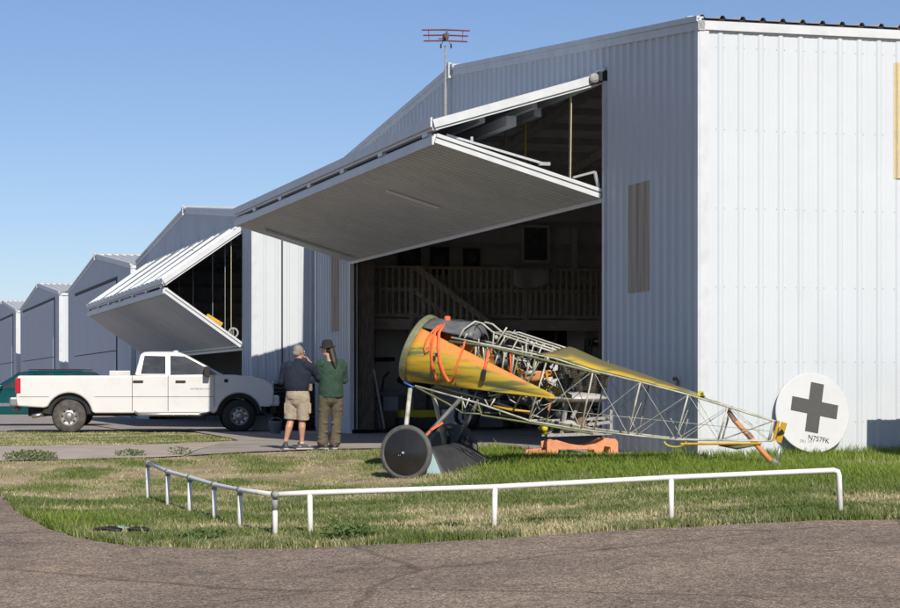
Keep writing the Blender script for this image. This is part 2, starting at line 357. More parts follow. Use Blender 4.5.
def wob(poly, amp, step=.35):
    out = []
    for (a, b) in zip(poly[:-1], poly[1:]):
        n = max(1, int(math.dist(a, b) / step))
        for i in range(n):
            t = i / n; out.append((a[0] + (b[0] - a[0]) * t + random.uniform(-amp, amp), a[1] + (b[1] - a[1]) * t + random.uniform(-amp, amp)))
    return out + [poly[-1]]
ROAD = [(-14, 60), (-8.5, 40), (-6.6, 31), (-5.79, 27.7), (-4.93, 24.6), (-4.25, 22.5), (-3.65, 20.95), (-2.98, 20.05), (-2.3, 19.8), (-1.36, 19.55), (0, 19.75), (1.4, 20.15), (2.9, 20.35), (4.3, 20.5), (7, 20.9), (14, 22), (40, 26)]
road_edge = wob(ROAD, .05, .3)
road = sheet('road', road_edge + [(40, 2), (-60, 2), (-60, 60)], .016, 'asphalt')
def road_y(x): return np.interp(x, [p[0] for p in ROAD], [p[1] for p in ROAD])

# hangar line: C = right front corner of the big hangar, d = along its front, n = inward
d2 = Vector((-.2706, .9627, 0)); n2 = Vector((.9627, .2706, 0)); C0 = Vector((3.488, 30, 0)); ROT = R(-74.3)
def HW(s, p, z=0): return C0 + d2 * s - n2 * p + Vector((0, 0, z))
def xy(v): return (v.x, v.y)
near = [(-4.2, 33.9), (-3.4, 34.75), (-2.4, 35.6), (-1.76, 36.0), (-.4, 35.9), (.83, 35.6), (1.2, 33.4), (1.6, 32.0), (2.4, 31.55), (3.15, 30.95)]
apron = wob(near, .04, .3) + [xy(HW(1.0, .06)), xy(HW(3.9, .06)), xy(HW(3.9, -19)), xy(HW(25.2, -19)), xy(HW(25.2, .1)), xy(HW(27.2, 0)), xy(HW(27.2, -18)), xy(HW(47, -18)), xy(HW(47, 1.4)), xy(HW(44, 4.5)), xy(HW(27, 4.6)), (-6.6, 54.4), (-4.7, 46.0), (-4.15, 42.2)]
sheet('concrete_apron', apron, .022, 'concrete')
sheet('footpath', wob([(-16, 30.5), (-8, 32.4), (-6.87, 32.8), (-4.68, 33.5), (-4.2, 33.9)], .05) + wob([(-4.15, 42.2), (-4.6, 40.0), (-5.5, 38.5), (-8.0, 37.6), (-16, 35.5)], .05), .018, 'path')
sheet('gravel_strip', wob([(-40, 52), (-20, 53.5), (-9, 54.2), xy(HW(27, 4.65))], .08, .5) + [xy(HW(44, 4.55)), xy(HW(47, 1.45)), xy(HW(140, 1.45)), (-90, 170)], .014, 'gravel')

# ------------------------------------------------------------------ hangars
def prof(u0, u1, pitch=.305, hgt=.034, minor=True, breaks=()):
    P = {u0: 0.0, u1: 0.0}
    k = math.floor(u0 / pitch)
    while k * pitch < u1 + pitch:
        c = k * pitch
        for du, o in ((-.048, 0), (-.022, hgt), (.022, hgt), (.048, 0)): P[c + du] = o
        if minor:
            for m_ in (pitch / 3, 2 * pitch / 3):
                for du, o in ((-.022, 0), (-.01, .006), (.01, .006), (.022, 0)): P[c + m_ + du] = o
        k += 1
    out = sorted((u, o) for u, o in P.items() if u0 - 1e-9 <= u <= u1 + 1e-9)
    for b in breaks:
        if u0 < b < u1: out.append((b, interp(b, out)))
    return sorted(out)
def corr(mb, u0, u1, zb, zt, place, **k):
    P = prof(u0, u1, **k); V = []; F = []
    for u, o in P: V += [place(u, o, zb(u)), place(u, o, zt(u))]
    for i in range(len(P) - 1): F.append((2 * i, 2 * i + 2, 2 * i + 3, 2 * i + 1))
    mb.add(V, F)
def L(s, p, z): return Vector((-s, -p, z))          # hangar local: s along the front, p forward of it

def skylight(root, s0, s1, z0, z1, m, side=False):
    mb = MB()
    pl = (lambda u, o, z: L(-o - .006, -u, z)) if side else (lambda u, o, z: L(u, o + .006, z))
    corr(mb, s0, s1, lambda u: z0, lambda u: z1, pl); return mb.build('skylight_panel', m, root)

def hangar(name, label, loc, W, D, eave, ridge, o0, o1, hz, door, big=False):
    root = thing(name, label, 'hangar', loc, ROT, 'hangars in a row')
    hw = W / 2; top = lambda s: eave + (ridge - eave) * (1 - abs(s - hw) / hw); sl = (ridge - eave) / hw
    A = lambda u, o, z: L(u, o, z)
    mb = MB(); br = (hw,)
    corr(mb, 0.02, o0, lambda u: -.15, top, A, breaks=br); corr(mb, o0, o1, lambda u: hz, top, A, breaks=br); corr(mb, o1, W - .02, lambda u: -.15, top, A, breaks=br)
    mb.build('front_wall', 'white', root)
    mb = MB(); corr(mb, 0.02, D, lambda u: -.15, lambda u: eave + .02, lambda u, o, z: L(-o * .55, -u, z)); mb.build('side_wall', 'white', root)
    mb = MB(); corr(mb, 0.02, D, lambda u: -.15, lambda u: eave + .02, lambda u, o, z: L(W + o, -u, z)); mb.build('side_wall', 'white', root)
    mb = MB(); corr(mb, 0, W, lambda u: -.15, top, lambda u, o, z: L(u, -D - o, z), breaks=br); mb.build('rear_wall', 'white', root)
    # roof: ribs run down the slope, their ends show along the eave
    mb = MB(); P = prof(-.06, D + .06, hgt=.045, minor=False)
    for sgn in (0, 1):
        V = []
        for u, o in P:
            for s in (-.09, hw):
                ss = s if not sgn else W - s; V.append(L(ss, -u, top(max(0, min(W, ss))) + (-.09 * sl if s < 0 else 0) + .165 + o))
        mb.add(V, [(2 * i, 2 * i + 1, 2 * i + 3, 2 * i + 2) for i in range(len(P) - 1)])
    mb.build('roof', 'roof', root)
    mb = MB()
    for ss in (-.045, W + .045): mb.box(L(ss, -D / 2, eave + .145), (.03, D, .03))
    mb.split('eave_closure', 'closure', root)
    mb = MB()
    for ss in (-.03, W + .03):
        mb.box(L(ss, -D / 2, eave + .065), (.06, D + .1, .125))
    mb.split('eave_trim', 'trim', root)
    # rake trim in two steps along the gable
    mb = MB()
    for a, b in ((-.06, hw), (W + .06, hw)):
        za, zb = top(0) - .06 * sl, ridge
        for p, z0, z1 in ((.045, 0.0, .115), (.075, .117, .195)):
            mb.prism([(a, za + z0), (b, zb + z0), (b, zb + z1), (a, za + z1)], lambda s, z, p=p: L(s, -.05, z), lambda s, z, p=p: L(s, p, z))
            mb.prism([(a, za + z0), (b, zb + z0), (b, zb + z1), (a, za + z1)], lambda s, z, p=p: L(s, -D - p, z), lambda s, z, p=p: L(s, -D + .05, z))
    mb.split('rake_trim', 'trim', root)
    mb = MB(); mb.prism([(hw - .3, ridge + .16 - .3 * sl), (hw, ridge + .205), (hw + .3, ridge + .16 - .3 * sl), (hw + .3, ridge + .21 - .3 * sl), (hw, ridge + .255), (hw - .3, ridge + .21 - .3 * sl)], lambda s, z: L(s, .1, z), lambda s, z: L(s, -D - .1, z))
    mb.build('ridge_cap', 'trim', root)
    mb = MB()
    for ss in (.03, W - .03):
        mb.box(L(ss, .02, eave / 2), (.12, .05, eave)); mb.box(L(ss + (-.05 if ss < 1 else .05), -.05, eave / 2), (.04, .14, eave))
    mb.split('corner_trim', 'trim', root)
    # frame of the opening
    mb = MB()
    mb.box(L(o0 - .05, 0, hz / 2), (.10, .10, hz)); mb.box(L(o1 + .05, 0, hz / 2), (.10, .10, hz)); mb.box(L((o0 + o1) / 2, 0, hz + .05), (o1 - o0 + .2, .10, .10))
    if door: mb.split('door_frame', 'trim', root)
    mb = MB(); mb.box(L(hw - .06, .10, ridge + .10), (.10, .05, .30)); mb.build('ridge_flashing', 'trim', root)
    if door:
        # inside faces, posts and roof steel
        mb = MB()
        mb.box(L(.14, -D / 2, eave / 2), (.02, D - .3, eave)); mb.box(L(W - .14, -D / 2, eave / 2), (.02, D - .3, eave)); mb.box(L(hw, -D + .14, eave / 2), (W - .3, .02, eave))
        for a, b in ((.2, hw), (W - .2, hw)): mb.prism([(a, top(a) - .02), (b, ridge - .02), (b, ridge), (a, top(a))], lambda s, z: L(s, -.12, z), lambda s, z: L(s, -D + .1, z))
        mb.box(L(o0 / 2 + .05, -.14, eave / 2), (o0 - .25, .02, eave)); mb.box(L((o1 + W) / 2 - .05, -.14, eave / 2), (W - o1 - .25, .02, eave))
        mb.build('insulation', 'inner', root)
        mb = MB()
        for z in (1.4, 2.8, 3.6, 4.1, 4.65, 5.2): 
            if z < eave: mb.box(L(W - .25, -D / 2, z), (.09, D - .6, .12)); mb.box(L(hw, -D + .25, z), (W - .6, .09, .12))
        for q in np.arange(.5, D, 2.4):
            for a, b in ((.2, hw), (W - .2, hw)): mb.beam(L(a, -q, top(a) - .18), L(b, -q, ridge - .18), .1, .2)
        for t in np.arange(.1, 1, .12):
            for a in (0, W): s = a + (hw - a) * t; mb.box(L(s, -D / 2, top(s) - .09), (.06, D - .4, .14))
        mb.build('steel_framing', 'girt', root)
        mb = MB()
        for s_ in (o0 + .02, o1 + .16): mb.box(L(s_ - (.12 if s_ < hw else -.12), -.38, hz / 2), (.22, .40, hz))
        mb.split('door_post', 'wood_dark', root)
        fp, fz, lz, pitch = door
        fr = MB()
        H0 = (.05, hz - .06); F0 = (fp, fz + .10); F1 = (fp - .03, fz - .10); B1 = (.06, lz)
        def edge(a, b, s0, s1, th):
            fr.beam(L((s0 + s1) / 2, *a), L((s0 + s1) / 2, *b), abs(s1 - s0), th, up=(0, 0, 1))
        for s_ in (o0 + .04, o1 - .04):
            edge(H0, F0, s_ - .05, s_ + .05, .17); edge(F1, B1, s_ - .05, s_ + .05, .15)
        for (p, z) in ((H0[0] + .1, H0[1] - .05), (F0[0] - .04, F0[1] - .01), (F1[0] - .03, F1[1] + .0), (B1[0] + .06, B1[1] + .02)):
            fr.box(L((o0 + o1) / 2, p, z), (o1 - o0 - .1, .10, .13))
        fr.box(L((o0 + o1) / 2, B1[0] - .03, B1[1] - .05), (o1 - o0 - .06, .03, .17)); fr.box(L((o0 + o1) / 2, F0[0] + .035, F0[1] + .045), (o1 - o0 - .06, .03, .15)); fr.box(L((o0 + o1) / 2, F1[0] + .04, F1[1] - .035), (o1 - o0 - .06, .03, .13))
        dr = fr.build('bifold_door', 'trim', root)
        for (a, b, dz) in ((F1, B1, .012), (H0, F0, -.055)):
            sl_ = MB(); sl_.beam(L(o0 - .012, a[0], a[1] + dz), L(o0 - .012, b[0], b[1] + dz), .012, .018); sl_.build('edge_seal', 'darkgrey', dr)
        up = MB(); lo = MB()
        def panel(mb, a, b, off, flip, pt):
            av, bv = Vector((0, a[0], a[1])), Vector((0, b[0], b[1])); t = (bv - av).normalized(); nn = Vector((0, -t.z, t.y)) if not flip else Vector((0, t.z, -t.y))
            P = prof(o0 + .09, o1 - .09, pitch=pt, hgt=(.03 if pt > .302 else -.05) if pt < .5 else .05, minor=.302 < pt < .5); V = []
            for u, o in P:
                for q in (av, bv):
                    w = q + nn * (off + o); V.append(L(u, w.y, w.z))
            mb.add(V, [(2 * i, 2 * i + 1, 2 * i + 3, 2 * i + 2) for i in range(len(P) - 1)])
        def nrm_up(a, b): return (b[0] - a[0]) < 0
        panel(up, H0, F0, .07, False, pitch)
        panel(lo, F1, B1, .075, False, .24)
        up.build('upper_panel', 'white', dr); lo.build('lower_panel', 'door_in', dr)
        # inner girts and hinges
        gt = MB()
        for t in (.3, .62):
            p, z = H0[0] + (F0[0] - H0[0]) * t, H0[1] + (F0[1] - H0[1]) * t; gt.box(L((o0 + o1) / 2 + .3, p, z - .09), (o1 - o0 - 1.2, .09, .09))
            p, z = F1[0] + (B1[0] - F1[0]) * t, F1[1] + (B1[1] - F1[1]) * t; gt.box(L((o0 + o1) / 2, p, z + .06), (o1 - o0 - .3, .08, .08))
        gt.split('door_girt', 'trim', dr)
        hb = MB()
        for s_ in np.arange(o0 + .5, o1, 2.9): hb.box(L(s_, fp - .02, fz), (.3, .08, .07))
        hb.split('hinge', 'galv', dr)
    else:
        hm = hz * .46
        mb = MB(); mb.box(L((o0 + o1) / 2, .015, hz / 2), (o1 - o0 + .12, .03, hz + .06)); mb.build('door_seal', 'black', root)
        mb = MB(); corr(mb, o0 + .10, o1 - .05, lambda u: hm + .02, lambda u: hz - .14, lambda u, o, z: L(u, o + .05, z)); dr = mb.build('bifold_door', 'white', root)
        mb = MB(); corr(mb, o0 + .10, o1 - .05, lambda u: .05, lambda u: hm - .02, lambda u, o, z: L(u, o + .05, z)); mb.build('lower_panel', 'white', dr)
    return root

big = hangar('large_hangar', 'tall white metal hangar with a wide gable, open door and sunlit side wall', C0, 25.34, 20, 5.975, 7.1, 3.9, 21.42, 5.9, (2.78, 4.92, 4.03, .305), True)
L2 = HW(26.5, 1.42)
hg2 = hangar('small_hangar', 'low white hangar with its raised door over the pickup, nearest of the low row', L2, 22.65, 18, 5.35, 6.33, 1.3, 19.6, 5.22, (2.1, 3.62, 2.10, .92))
def HR(s): return L2 + d2 * s
hangar('small_hangar', 'closed low hangar next past the one with the raised door, dark line over its door', HR(24.3), 22.8, 18, 5.35, 6.36, 4.2, 19.9, 5.25, None)
hangar('small_hangar', 'closed low hangar second past the one with the raised door, above the teal wagon', HR(51.6), 24.0, 18, 5.5, 6.45, 2.4, 22.5, 5.5, None)
hangar('small_hangar', 'farthest low hangar at the left edge, only its right half in view', HR(79.2), 24.0, 18, 5.6, 6.6, 2.4, 22.5, 5.6, None)

# fittings of the big hangar
skylight(big, 1.93, 2.80, 2.42, 4.06, 'tan_old'); skylight(big, 22.7, 23.6, 2.35, 4.4, 'tan_old'); skylight(big, 2.98, 3.9, 3.98, 5.64, 'tan', True)
mb = MB()
mb.tube([L(.71, .05, .9), L(.71, .05, 1.08), L(.705, .07, 1.12), L(.66, .12, 1.125), L(.62, .14, 1.10)], .022, 8); mb.build('conduit', 'black', big)
mb = MB(); mb.lathe([(.001, -.1), (.07, -.1), (.07, .09), (.085, .09), (.085, .14), (.001, .14)], L(1.05, -.3, 6.21), (0, 0, 1), 16); mb.build('roof_vent', 'trim', big)
dr = [o for o in big.children if o.name.startswith('bifold_door')][0]
def lowz(p): return 4.03 + (p - .06) * (4.82 - 4.03) / 2.69
for s_, m_, w in ((4.14, 'strap_cream', .07), (6.5, 'strap_yellow', .085), (7.6, 'strap_cream', .06), (11, 'strap_cream', .06), (15, 'strap_cream', .06), (19, 'strap_cream', .06)):
    mb = MB(); mb.beam(L(s_, .48, 5.72), L(s_, .50, lowz(.5) + .03), w, .012, up=(0, 1, 0)); mb.build('lift_strap', m_, dr)
mb = MB(); mb.beam(L(4.2, 2.5, 4.91), L(4.05, 1.0, 4.50), .035, .035); mb.box(L(4.06, .95, 4.49), (.07, .18, .05)); mb.box(L(4.18, 2.1, 4.83), (.04, .04, .12)); mb.build('latch_bar', 'galv', dr)
mb = MB(); mb.beam(L(4.5, 1.35, 5.2), L(12, 1.35, 5.2), .16, .16); mb.build('lift_tube', 'trim', dr)
mb = MB(); mb.beam(L(5.0, .75, 5.42), L(20, .75, 5.42), .12, .14); mb.build('lift_tube', 'galv', dr)
mb = MB(); mb.lathe([(.001, -.05), (.05, -.05), (.06, -.03), (.075, -.03), (.075, .03), (.04, .05), (.001, .05)], L(3.84, .2, 5.83), (1, 0, 0), 14); mb.build('winch', 'fitting', dr); mb = MB(); mb.box(L(3.83, .06, 5.86), (.09, .16, .14)); mb.box(L(3.8, .0, 5.9), (.05, .10, .10)); mb.build('winch_bracket', 'black', dr)
mb = MB(); mb.beam(L(3.98, .5, 4.28), L(3.98, .14, 4.38), .035, .035); mb.beam(L(3.98, .14, 4.38), L(3.98, .08, 4.14), .05, .04); mb.build('door_arm', 'galv', dr)
# a tube let into the underside of the lower leaf, and the loose seal at its far end
def under(p): return F1z(p) - .1
def F1z(p): return 4.03 + (p - .06) * (4.82 - 4.03) / 2.69
mb = MB(); mb.beam(L(9.6, 2.1, F1z(2.1) - .105), L(9.6, 1.15, F1z(1.15) - .105), .12, .03); mb.build('lamp_strip', 'board', dr)
mb = MB(); mb.beam(L(20.3, 2.3, F1z(2.3) - .12), L(20.3, .25, F1z(.25) - .12), .16, .05); mb.build('door_seal', 'trim', dr)
mb = MB()
for z in (.5, 1.35, 2.4, 3.5, 4.6, 5.75):
    for k in range(1, 26):
        for off in (.062, -.062): mb.box(L(-.004, -(.305 * k + off), z), (.008, .010, .010))
tag(mb.build('screws', 'galv', big), kind='stuff')
mb = MB()
for z in (.5, 1.2, 2.3, 3.4, 4.6, 5.7):
    for k in range(1, 13): mb.box(L(.305 * k + .062, .004, z), (.011, .008, .011)); mb.box(L(21.5 + .305 * k, .004, z), (.011, .008, .011))
tag(mb.build('screws', 'darkgrey', big), kind='stuff')
mb = MB(); mb.lathe([(.001, 0), (.065, 0), (.065, .1), (.085, .1), (.085, .2), (.001, .2)], L(13.45, .45, 5.72), (0, 0, 1), 14); mb.build('floodlight', 'trim', big)
# second hangar's door fittings
hz2, fp2, fz2 = 5.22, 2.1, 3.62
for s_, w_ in ((2.9, .32), (5.6, .42), (8.4, .36), (11.6, .42), (15.2, .4)):  # flat dark grey strips laid across the raised upper panel
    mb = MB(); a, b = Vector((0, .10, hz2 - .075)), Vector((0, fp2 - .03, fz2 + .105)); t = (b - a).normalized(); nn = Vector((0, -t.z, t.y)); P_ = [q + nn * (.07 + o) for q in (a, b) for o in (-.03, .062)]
    V = [L(ss, q.y, q.z) for ss in (s_, s_ + w_) for q in P_]; mb.add(V, [(0, 1, 3, 2), (4, 6, 7, 5), (0, 4, 5, 1), (2, 3, 7, 6), (1, 5, 7, 3), (0, 2, 6, 4)]); mb.build('panel_strip', 'grey_strip', [o for o in hg2.children if o.name.startswith('bifold_door')][0])
dr2 = [o for o in hg2.children if o.name.startswith('bifold_door')][0]
def lz2(p): return 2.10 + (p - .06) * (3.52 - 2.10) / 2.01
for s_, p_ in ((1.55, .3), (2.2, .35), (3.3, .5), (5.4, .7), (8, .7), (11, .6)):
    mb = MB(); mb.beam(L(s_, p_, 5.0), L(s_, p_, lz2(p_) + .04), .05, .012, up=(0, 1, 0)); mb.build('lift_strap', 'strap_cream' if s_ == 1.55 else 'galv', dr2)
mb = MB(); mb.beam(L(1.6, .55, lz2(.55) + .18), L(1.6, .95, lz2(.95) + .14), .16, .14); mb.build('door_motor', 'yellow', dr2)
mb = MB(); mb.lathe([(.1, -.02), (.14, -.02), (.14, .02), (.1, .02), (.1, -.02)], L(1.5, .25, lz2(.25) + .2), (1, 0, 0), 16); mb.tube([L(1.5, .25, lz2(.25) + .06), L(1.5, .25, lz2(.25) + .34)], .02, 6); mb.build('cable_drum', 'galv', dr2)
mb = MB(); mb.beam(L(1.8, 1.85, 3.52), L(3.6, 1.7, 3.62), .05, .05); mb.beam(L(3.2, 1.7, 3.6), L(2.6, 1.5, 3.18), .05, .05); mb.build('latch_bar', 'galv', dr2)
mb = MB(); mb.beam(L(1.7, .9, 4.55), L(4.2, .9, 4.45), .09, .09); mb.build('lift_tube', 'galv', dr2)
mb = MB(); mb.tube([L(-.06, -.75, 1.2), L(-.06, -.75, 5.2)], .018, 6); mb.build('downpipe_wire', 'darkgrey', hg2)

# ------------------------------------------------------------------ triplane weather vane on its mast
vw = HW(12.72, .14)
vane = thing('weather_vane', 'small red triplane weather vane on a thin mast at the hangar gable', 'weather vane', (vw.x, vw.y, 5.70), R(6))
mb = MB(); mb.tube([(0, 0, .25), (0, 0, 1.35), (0, 0, 1.36), (0, 0, 2.0)], [.03, .03, .02, .018], 8); mb.box((0, .06, .55), (.06, .14, .05)); mb.box((0, .06, 1.05), (.06, .14, .05)); mb.build('mast', 'fitting', vane)
mb = MB(); mb.tube([(0, -.22, 2.17), (0, -.12, 2.175), (0, .1, 2.17), (0, .4, 2.19)], [.05, .062, .055, .015], 10); mb.build('fuselage', 'vane_red', vane)
for z, hwg, yo in ((2.30, .47, -.07), (2.20, .44, -.04), (2.095, .43, -.01)):
    mb = MB()
    for sg in (-1, 1):
        mb.prism([(-.07, -.010), (.0, .016), (.08, 0), (.0, -.012)], lambda y, dz, sg=sg, z=z, yo=yo: (0, y + yo, z + dz), lambda y, dz, sg=sg, z=z, yo=yo, hwg=hwg: (sg * hwg, y * .8 + yo, z + dz - .012))
    mb.build('wing', 'vane_red', vane)
for sg in (-1, 1):
    mb = MB(); mb.tube([(sg * .33, -.05, 2.09), (sg * .34, -.07, 2.30)], .006, 5); mb.tube([(sg * .03, -.08, 2.12), (sg * .1, -.1, 1.99)], .007, 5); mb.split('strut', 'vane_red', vane)
    mb = MB(); mb.lathe([(.001, -.012), (.045, -.012), (.045, .012), (.001, .012)], (sg * .1, -.1, 1.98), (1, 0, 0), 14); mb.build('wheel', 'black', vane)
mb = MB(); mb.ell((0, .43, 2.24), (.008, .06, .07)); mb.box((0, .38, 2.2), (.2, .1, .008)); mb.build('tail', 'vane_red', vane)
mb = MB(); mb.lathe([(.001, -.03), (.05, -.03), (.05, .03), (.001, .03)], (0, -.22, 2.17), (0, 1, 0), 14); mb.box((0, -.26, 2.17), (.03, .012, .24)); mb.build('propeller', 'darkgrey', vane)

# ------------------------------------------------------------------ triplane fuselage on its wheels (local: x aft, -y towards the camera)
pl = thing('aircraft_fuselage', 'uncovered triplane fuselage of bare tubes with yellow plywood nose on two black wheels', 'aircraft', (-.26, 30.5, -.30), R(-22))
ZT = [(.2, 2.03), (.5, 1.975), (1.95, 1.69), (2.5, 1.515), (3.1, 1.375), (3.8, 1.19), (4.95, .835)]
ZB = [(-.3, 1.33), (-.1, 1.31), (.85, 1.07), (1.62, .825), (2.4, .70), (3.65, .58), (4.95, .575)]
HWD = [(-.3, .37), (1.7, .37), (5.0, .025)]
zt = lambda x: interp(x, ZT); zb = lambda x: interp(x, ZB); hw_ = lambda x: interp(x, HWD)
FR = [(1.87, 1.60), (2.50, 2.33), (3.15, 2.98), (3.80, 3.63), (4.33, 4.20), (4.93, 4.87)]
mb = MB(); r_ = .0135
for sg in (-1, 1):
    mb.tube([(x, sg * hw_(x), zt(x)) for x in (.45, 1.0, 1.5, 1.95, 2.5, 3.15, 3.8, 4.33, 4.95)], r_, 8)
    mb.tube([(x, sg * hw_(x), zb(x)) for x in (-.1, .85, 1.62, 2.33, 2.98, 3.63, 4.2, 4.9)], r_, 8)
    for xt, xb in FR: mb.tube([(xt, sg * hw_(xt), zt(xt)), (xb, sg * hw_(xb), zb(xb))], .0125, 8)
for xt, xb in FR[:-1]:
    mb.tube([(xt, -hw_(xt), zt(xt)), (xt, hw_(xt), zt(xt))], .015, 6); mb.tube([(xb, -hw_(xb), zb(xb)), (xb, hw_(xb), zb(xb))], .015, 6)
mb.build('fuselage_frame', 'silver_tube', pl, smooth=True)
# olive tubes of the cockpit bay and lower nose
mb = MB()
for sg in (-1, 1):
    mb.tube([(.42, sg * .37, 1.93), (1.0, sg * .37, 1.86), (1.5, sg * .37, 1.74), (1.95, sg * .365, 1.63), (2.6, sg * .27, 1.47)], .018, 8)
    mb.tube([(.85, sg * .37, 1.07), (.90, sg * .37, .90), (1.68, sg * .36, .79), (2.5, sg * .29, .655)], .015, 6)
    mb.tube([(-.1, sg * .37, 1.30), (.4, sg * .37, 1.06), (.62, sg * .37, .93), (.62, sg * .37, 1.14)], .015, 6)
    for a, b in (((.6, 1.92), (.5, 1.3)), ((.95, 1.87), (1.0, 1.2)), ((1.45, 1.76), (1.3, 1.2)), ((.75, 1.9), (1.2, 1.25)), ((1.75, 1.66), (1.35, .95))):
        mb.tube([(a[0], sg * .35, a[1]), (b[0], sg * .35, b[1])], .013, 6)
mb.tube([(.62, -.37, .93), (.9, -.37, .92)], .013, 6); mb.tube([(.62, .37, .93), (.9, .37, .92)], .013, 6)
mb.build('cockpit_frame', 'olive_tube', pl, smooth=True)
mb = MB()                                    # upper rails, gun mounts and control rods
for y in (-.2, .2):
    mb.tube([(.55, y * 1.7, 1.97), (.62, y * 1.6, 2.1), (.74, y, 2.21), (.85, y, 2.18), (1.0, y, 2.06), (1.4, y, 1.93), (1.95, y, 1.76)], .014, 6)
    mb.tube([(1.02, y, 2.05), (1.25, y, 2.06), (1.75, y, 1.90), (2.0, y, 1.82)], .013, 6)
    for x in (1.02, 1.2, 1.38, 1.5, 1.62, 1.74): mb.tube([(x, y, interp(x, [(1, 2.06), (2, 1.82)])), (x + random.uniform(-.1, .1), y * 1.6, interp(x, [(1, 1.86), (2, 1.62)]))], .011, 6)
for x, y, z0, z1, dx in ((.62, -.33, 1.95, 2.04, .05), (.8, -.36, 1.66, 1.9, .02), (.95, -.36, 1.6, 1.86, -.03), (1.05, -.3, 1.55, 1.84, .1), (1.2, -.36, 1.52, 1.82, .05), (1.35, -.36, 1.5, 1.78, .03), (1.5, -.3, 1.35, 1.75, .12), (1.62, -.34, 1.4, 1.72, .1), (1.28, .1, 1.3, 1.8, -.12), (1.55, .1, 1.2, 1.7, .16), (1.42, 0, 1.1, 1.75, .04)):
    mb.tube([(x, y, z0), (x + dx, y, z1)], .013, 6)
for x in (.58, 1.06, 1.58): mb.ell((x, -.22, 2.06 - (x - .58) * .16), .035, 8, 6)
mb.tube([(.95, -.37, 1.12), (1.02, -.37, 1.0), (1.1, -.37, 1.13)], .012, 6); mb.tube([(.6, -.37, 1.16), (.66, -.37, 1.0), (.72, -.37, 1.14)], .012, 6)
r3 = random.Random(5)
for k in range(46):
    x = r3.uniform(.75, 2.0); y = r3.uniform(-.34, .3); z = r3.uniform(zb(x) + .1, zt(x) - .05); d_ = Vector((r3.uniform(-.25, .25), r3.uniform(-.15, .15), r3.uniform(-.3, .3))); mb.tube([(x, y, z), Vector((x, y, z)) + d_ * .6, Vector((x, y, z)) + d_ + Vector((.04, 0, .03))], r3.choice((.006, .009, .013)), 5)
mb.build('control_rods', 'silver_tube', pl, smooth=True)
mb = MB()
for x, y, z in ((1.1, -.2, 1.62), (1.22, .05, 1.55), (1.36, -.12, 1.66), (1.48, -.1, 1.5), (1.3, -.25, 1.45), (1.58, .12, 1.6), (1.0, 0, 1.7), (.9, -.15, 1.75)):
    mb.ell((x, y, z), (.06, .05, .07), 8, 6); mb.tube([(x, y, z), (x + random.uniform(-.2, .2), y + .1, z - random.uniform(.1, .4))], .016, 5)
mb.lathe([(.001, -.03), (.07, -.03), (.07, .03), (.001, .03)], (1.2, -.28, 1.63), (0, 1, .2), 14); mb.lathe([(.001, -.03), (.06, -.03), (.06, .03), (.001, .03)], (1.42, -.2, 1.42), (.3, 1, 0), 14)
for k in range(26):
    x = r3.uniform(.8, 2.0); y = r3.uniform(-.3, .3); z = r3.uniform(zb(x) + .1, zt(x) - .1)
    if k % 2: mb.ell((x, y, z), (r3.uniform(.02, .06), r3.uniform(.02, .05), r3.uniform(.02, .07)), 8, 6)
    else: mb.box((x, y, z), (r3.uniform(.04, .12), .05, r3.uniform(.04, .12)), Matrix.Rotation(r3.uniform(0, 1.5), 3, 'Y'))
mb.split('cockpit_instrument', 'darkgrey', pl, smooth=True)
for k in range(9):
    x = r3.uniform(.9, 1.9); y = r3.uniform(-.34, .1); z = r3.uniform(zb(x) + .15, zt(x) - .1); mb = MB(); mb.beam((x, y, z), (x + r3.uniform(-.05, .05), y, z + r3.uniform(.06, .16)), .03, .02); mb.build('fitting_tag', ('orange_wood', 'yellow', 'cowl')[k % 3], pl)
for (x, y, z0, z1, m_) in ((1.32, -.34, 1.45, 1.8, 'orange'), (1.18, -.1, 1.45, 1.62, 'yellow'), (1.52, -.2, 1.3, 1.52, 'orange_wood')):
    mb = MB(); mb.beam((x + .02, y, z0), (x, y, z1), .05, .02); mb.build('harness_strap', m_, pl)
for a in FR[:-1]: pass
mb = MB()
for i in range(len(FR) - 1):
    (a, b), (c, e) = FR[i], FR[i + 1]
    for sg in (-1, 1):
        mb.tube([(a, sg * hw_(a), zt(a)), (e, sg * hw_(e), zb(e))], .0045, 4); mb.tube([(c, sg * hw_(c), zt(c)), (b, sg * hw_(b), zb(b))], .0045, 4)
    mb.tube([(a, -hw_(a), zt(a)), (c, hw_(c), zt(c))], .004, 4); mb.tube([(a, hw_(a), zt(a)), (b, -hw_(b), zb(b))], .004, 4)
mb.tube([(1.9, -.3, .98), (4.95, -.02, .70)], .004, 4)
mb.build('bracing_wires', 'silver_tube', pl)
# nose ring, deck and plywood side panels
RC = Vector((-.19, 0, 1.84)); RT = Vector((.385, 0, .923)); RN = Vector((.923, 0, -.385)); RR = .5
def ringp(deg, r=RR, off=0.0, sgn=-1): a = R(deg); return RC + Vector((0, sgn, 0)) * r * math.cos(a) + RT * r * math.sin(a) + RN * off
mb = MB(); N = 48; V = []; prf = [(RR, -.035), (RR + .012, -.02), (RR + .012, .055), (RR, .065), (RR - .05, .065), (RR - .05, -.035)]
for k in range(N):
    for r0, of in prf: V.append(ringp(360 * k / N, r0, of))
F = []
for k in range(N):
    for j in range(6): F.append((k * 6 + j, k * 6 + (j + 1) % 6, ((k + 1) % N) * 6 + (j + 1) % 6, ((k + 1) % N) * 6 + j))
mb.add(V, F).build('nose_ring', 'ring', pl, smooth=False, bevel=.006)
mb = MB(); mb.lathe([(.001, 0), (RR - .06, 0)], RC + RN * .03, RN, 40); mb.build('firewall', 'darkgrey', pl)
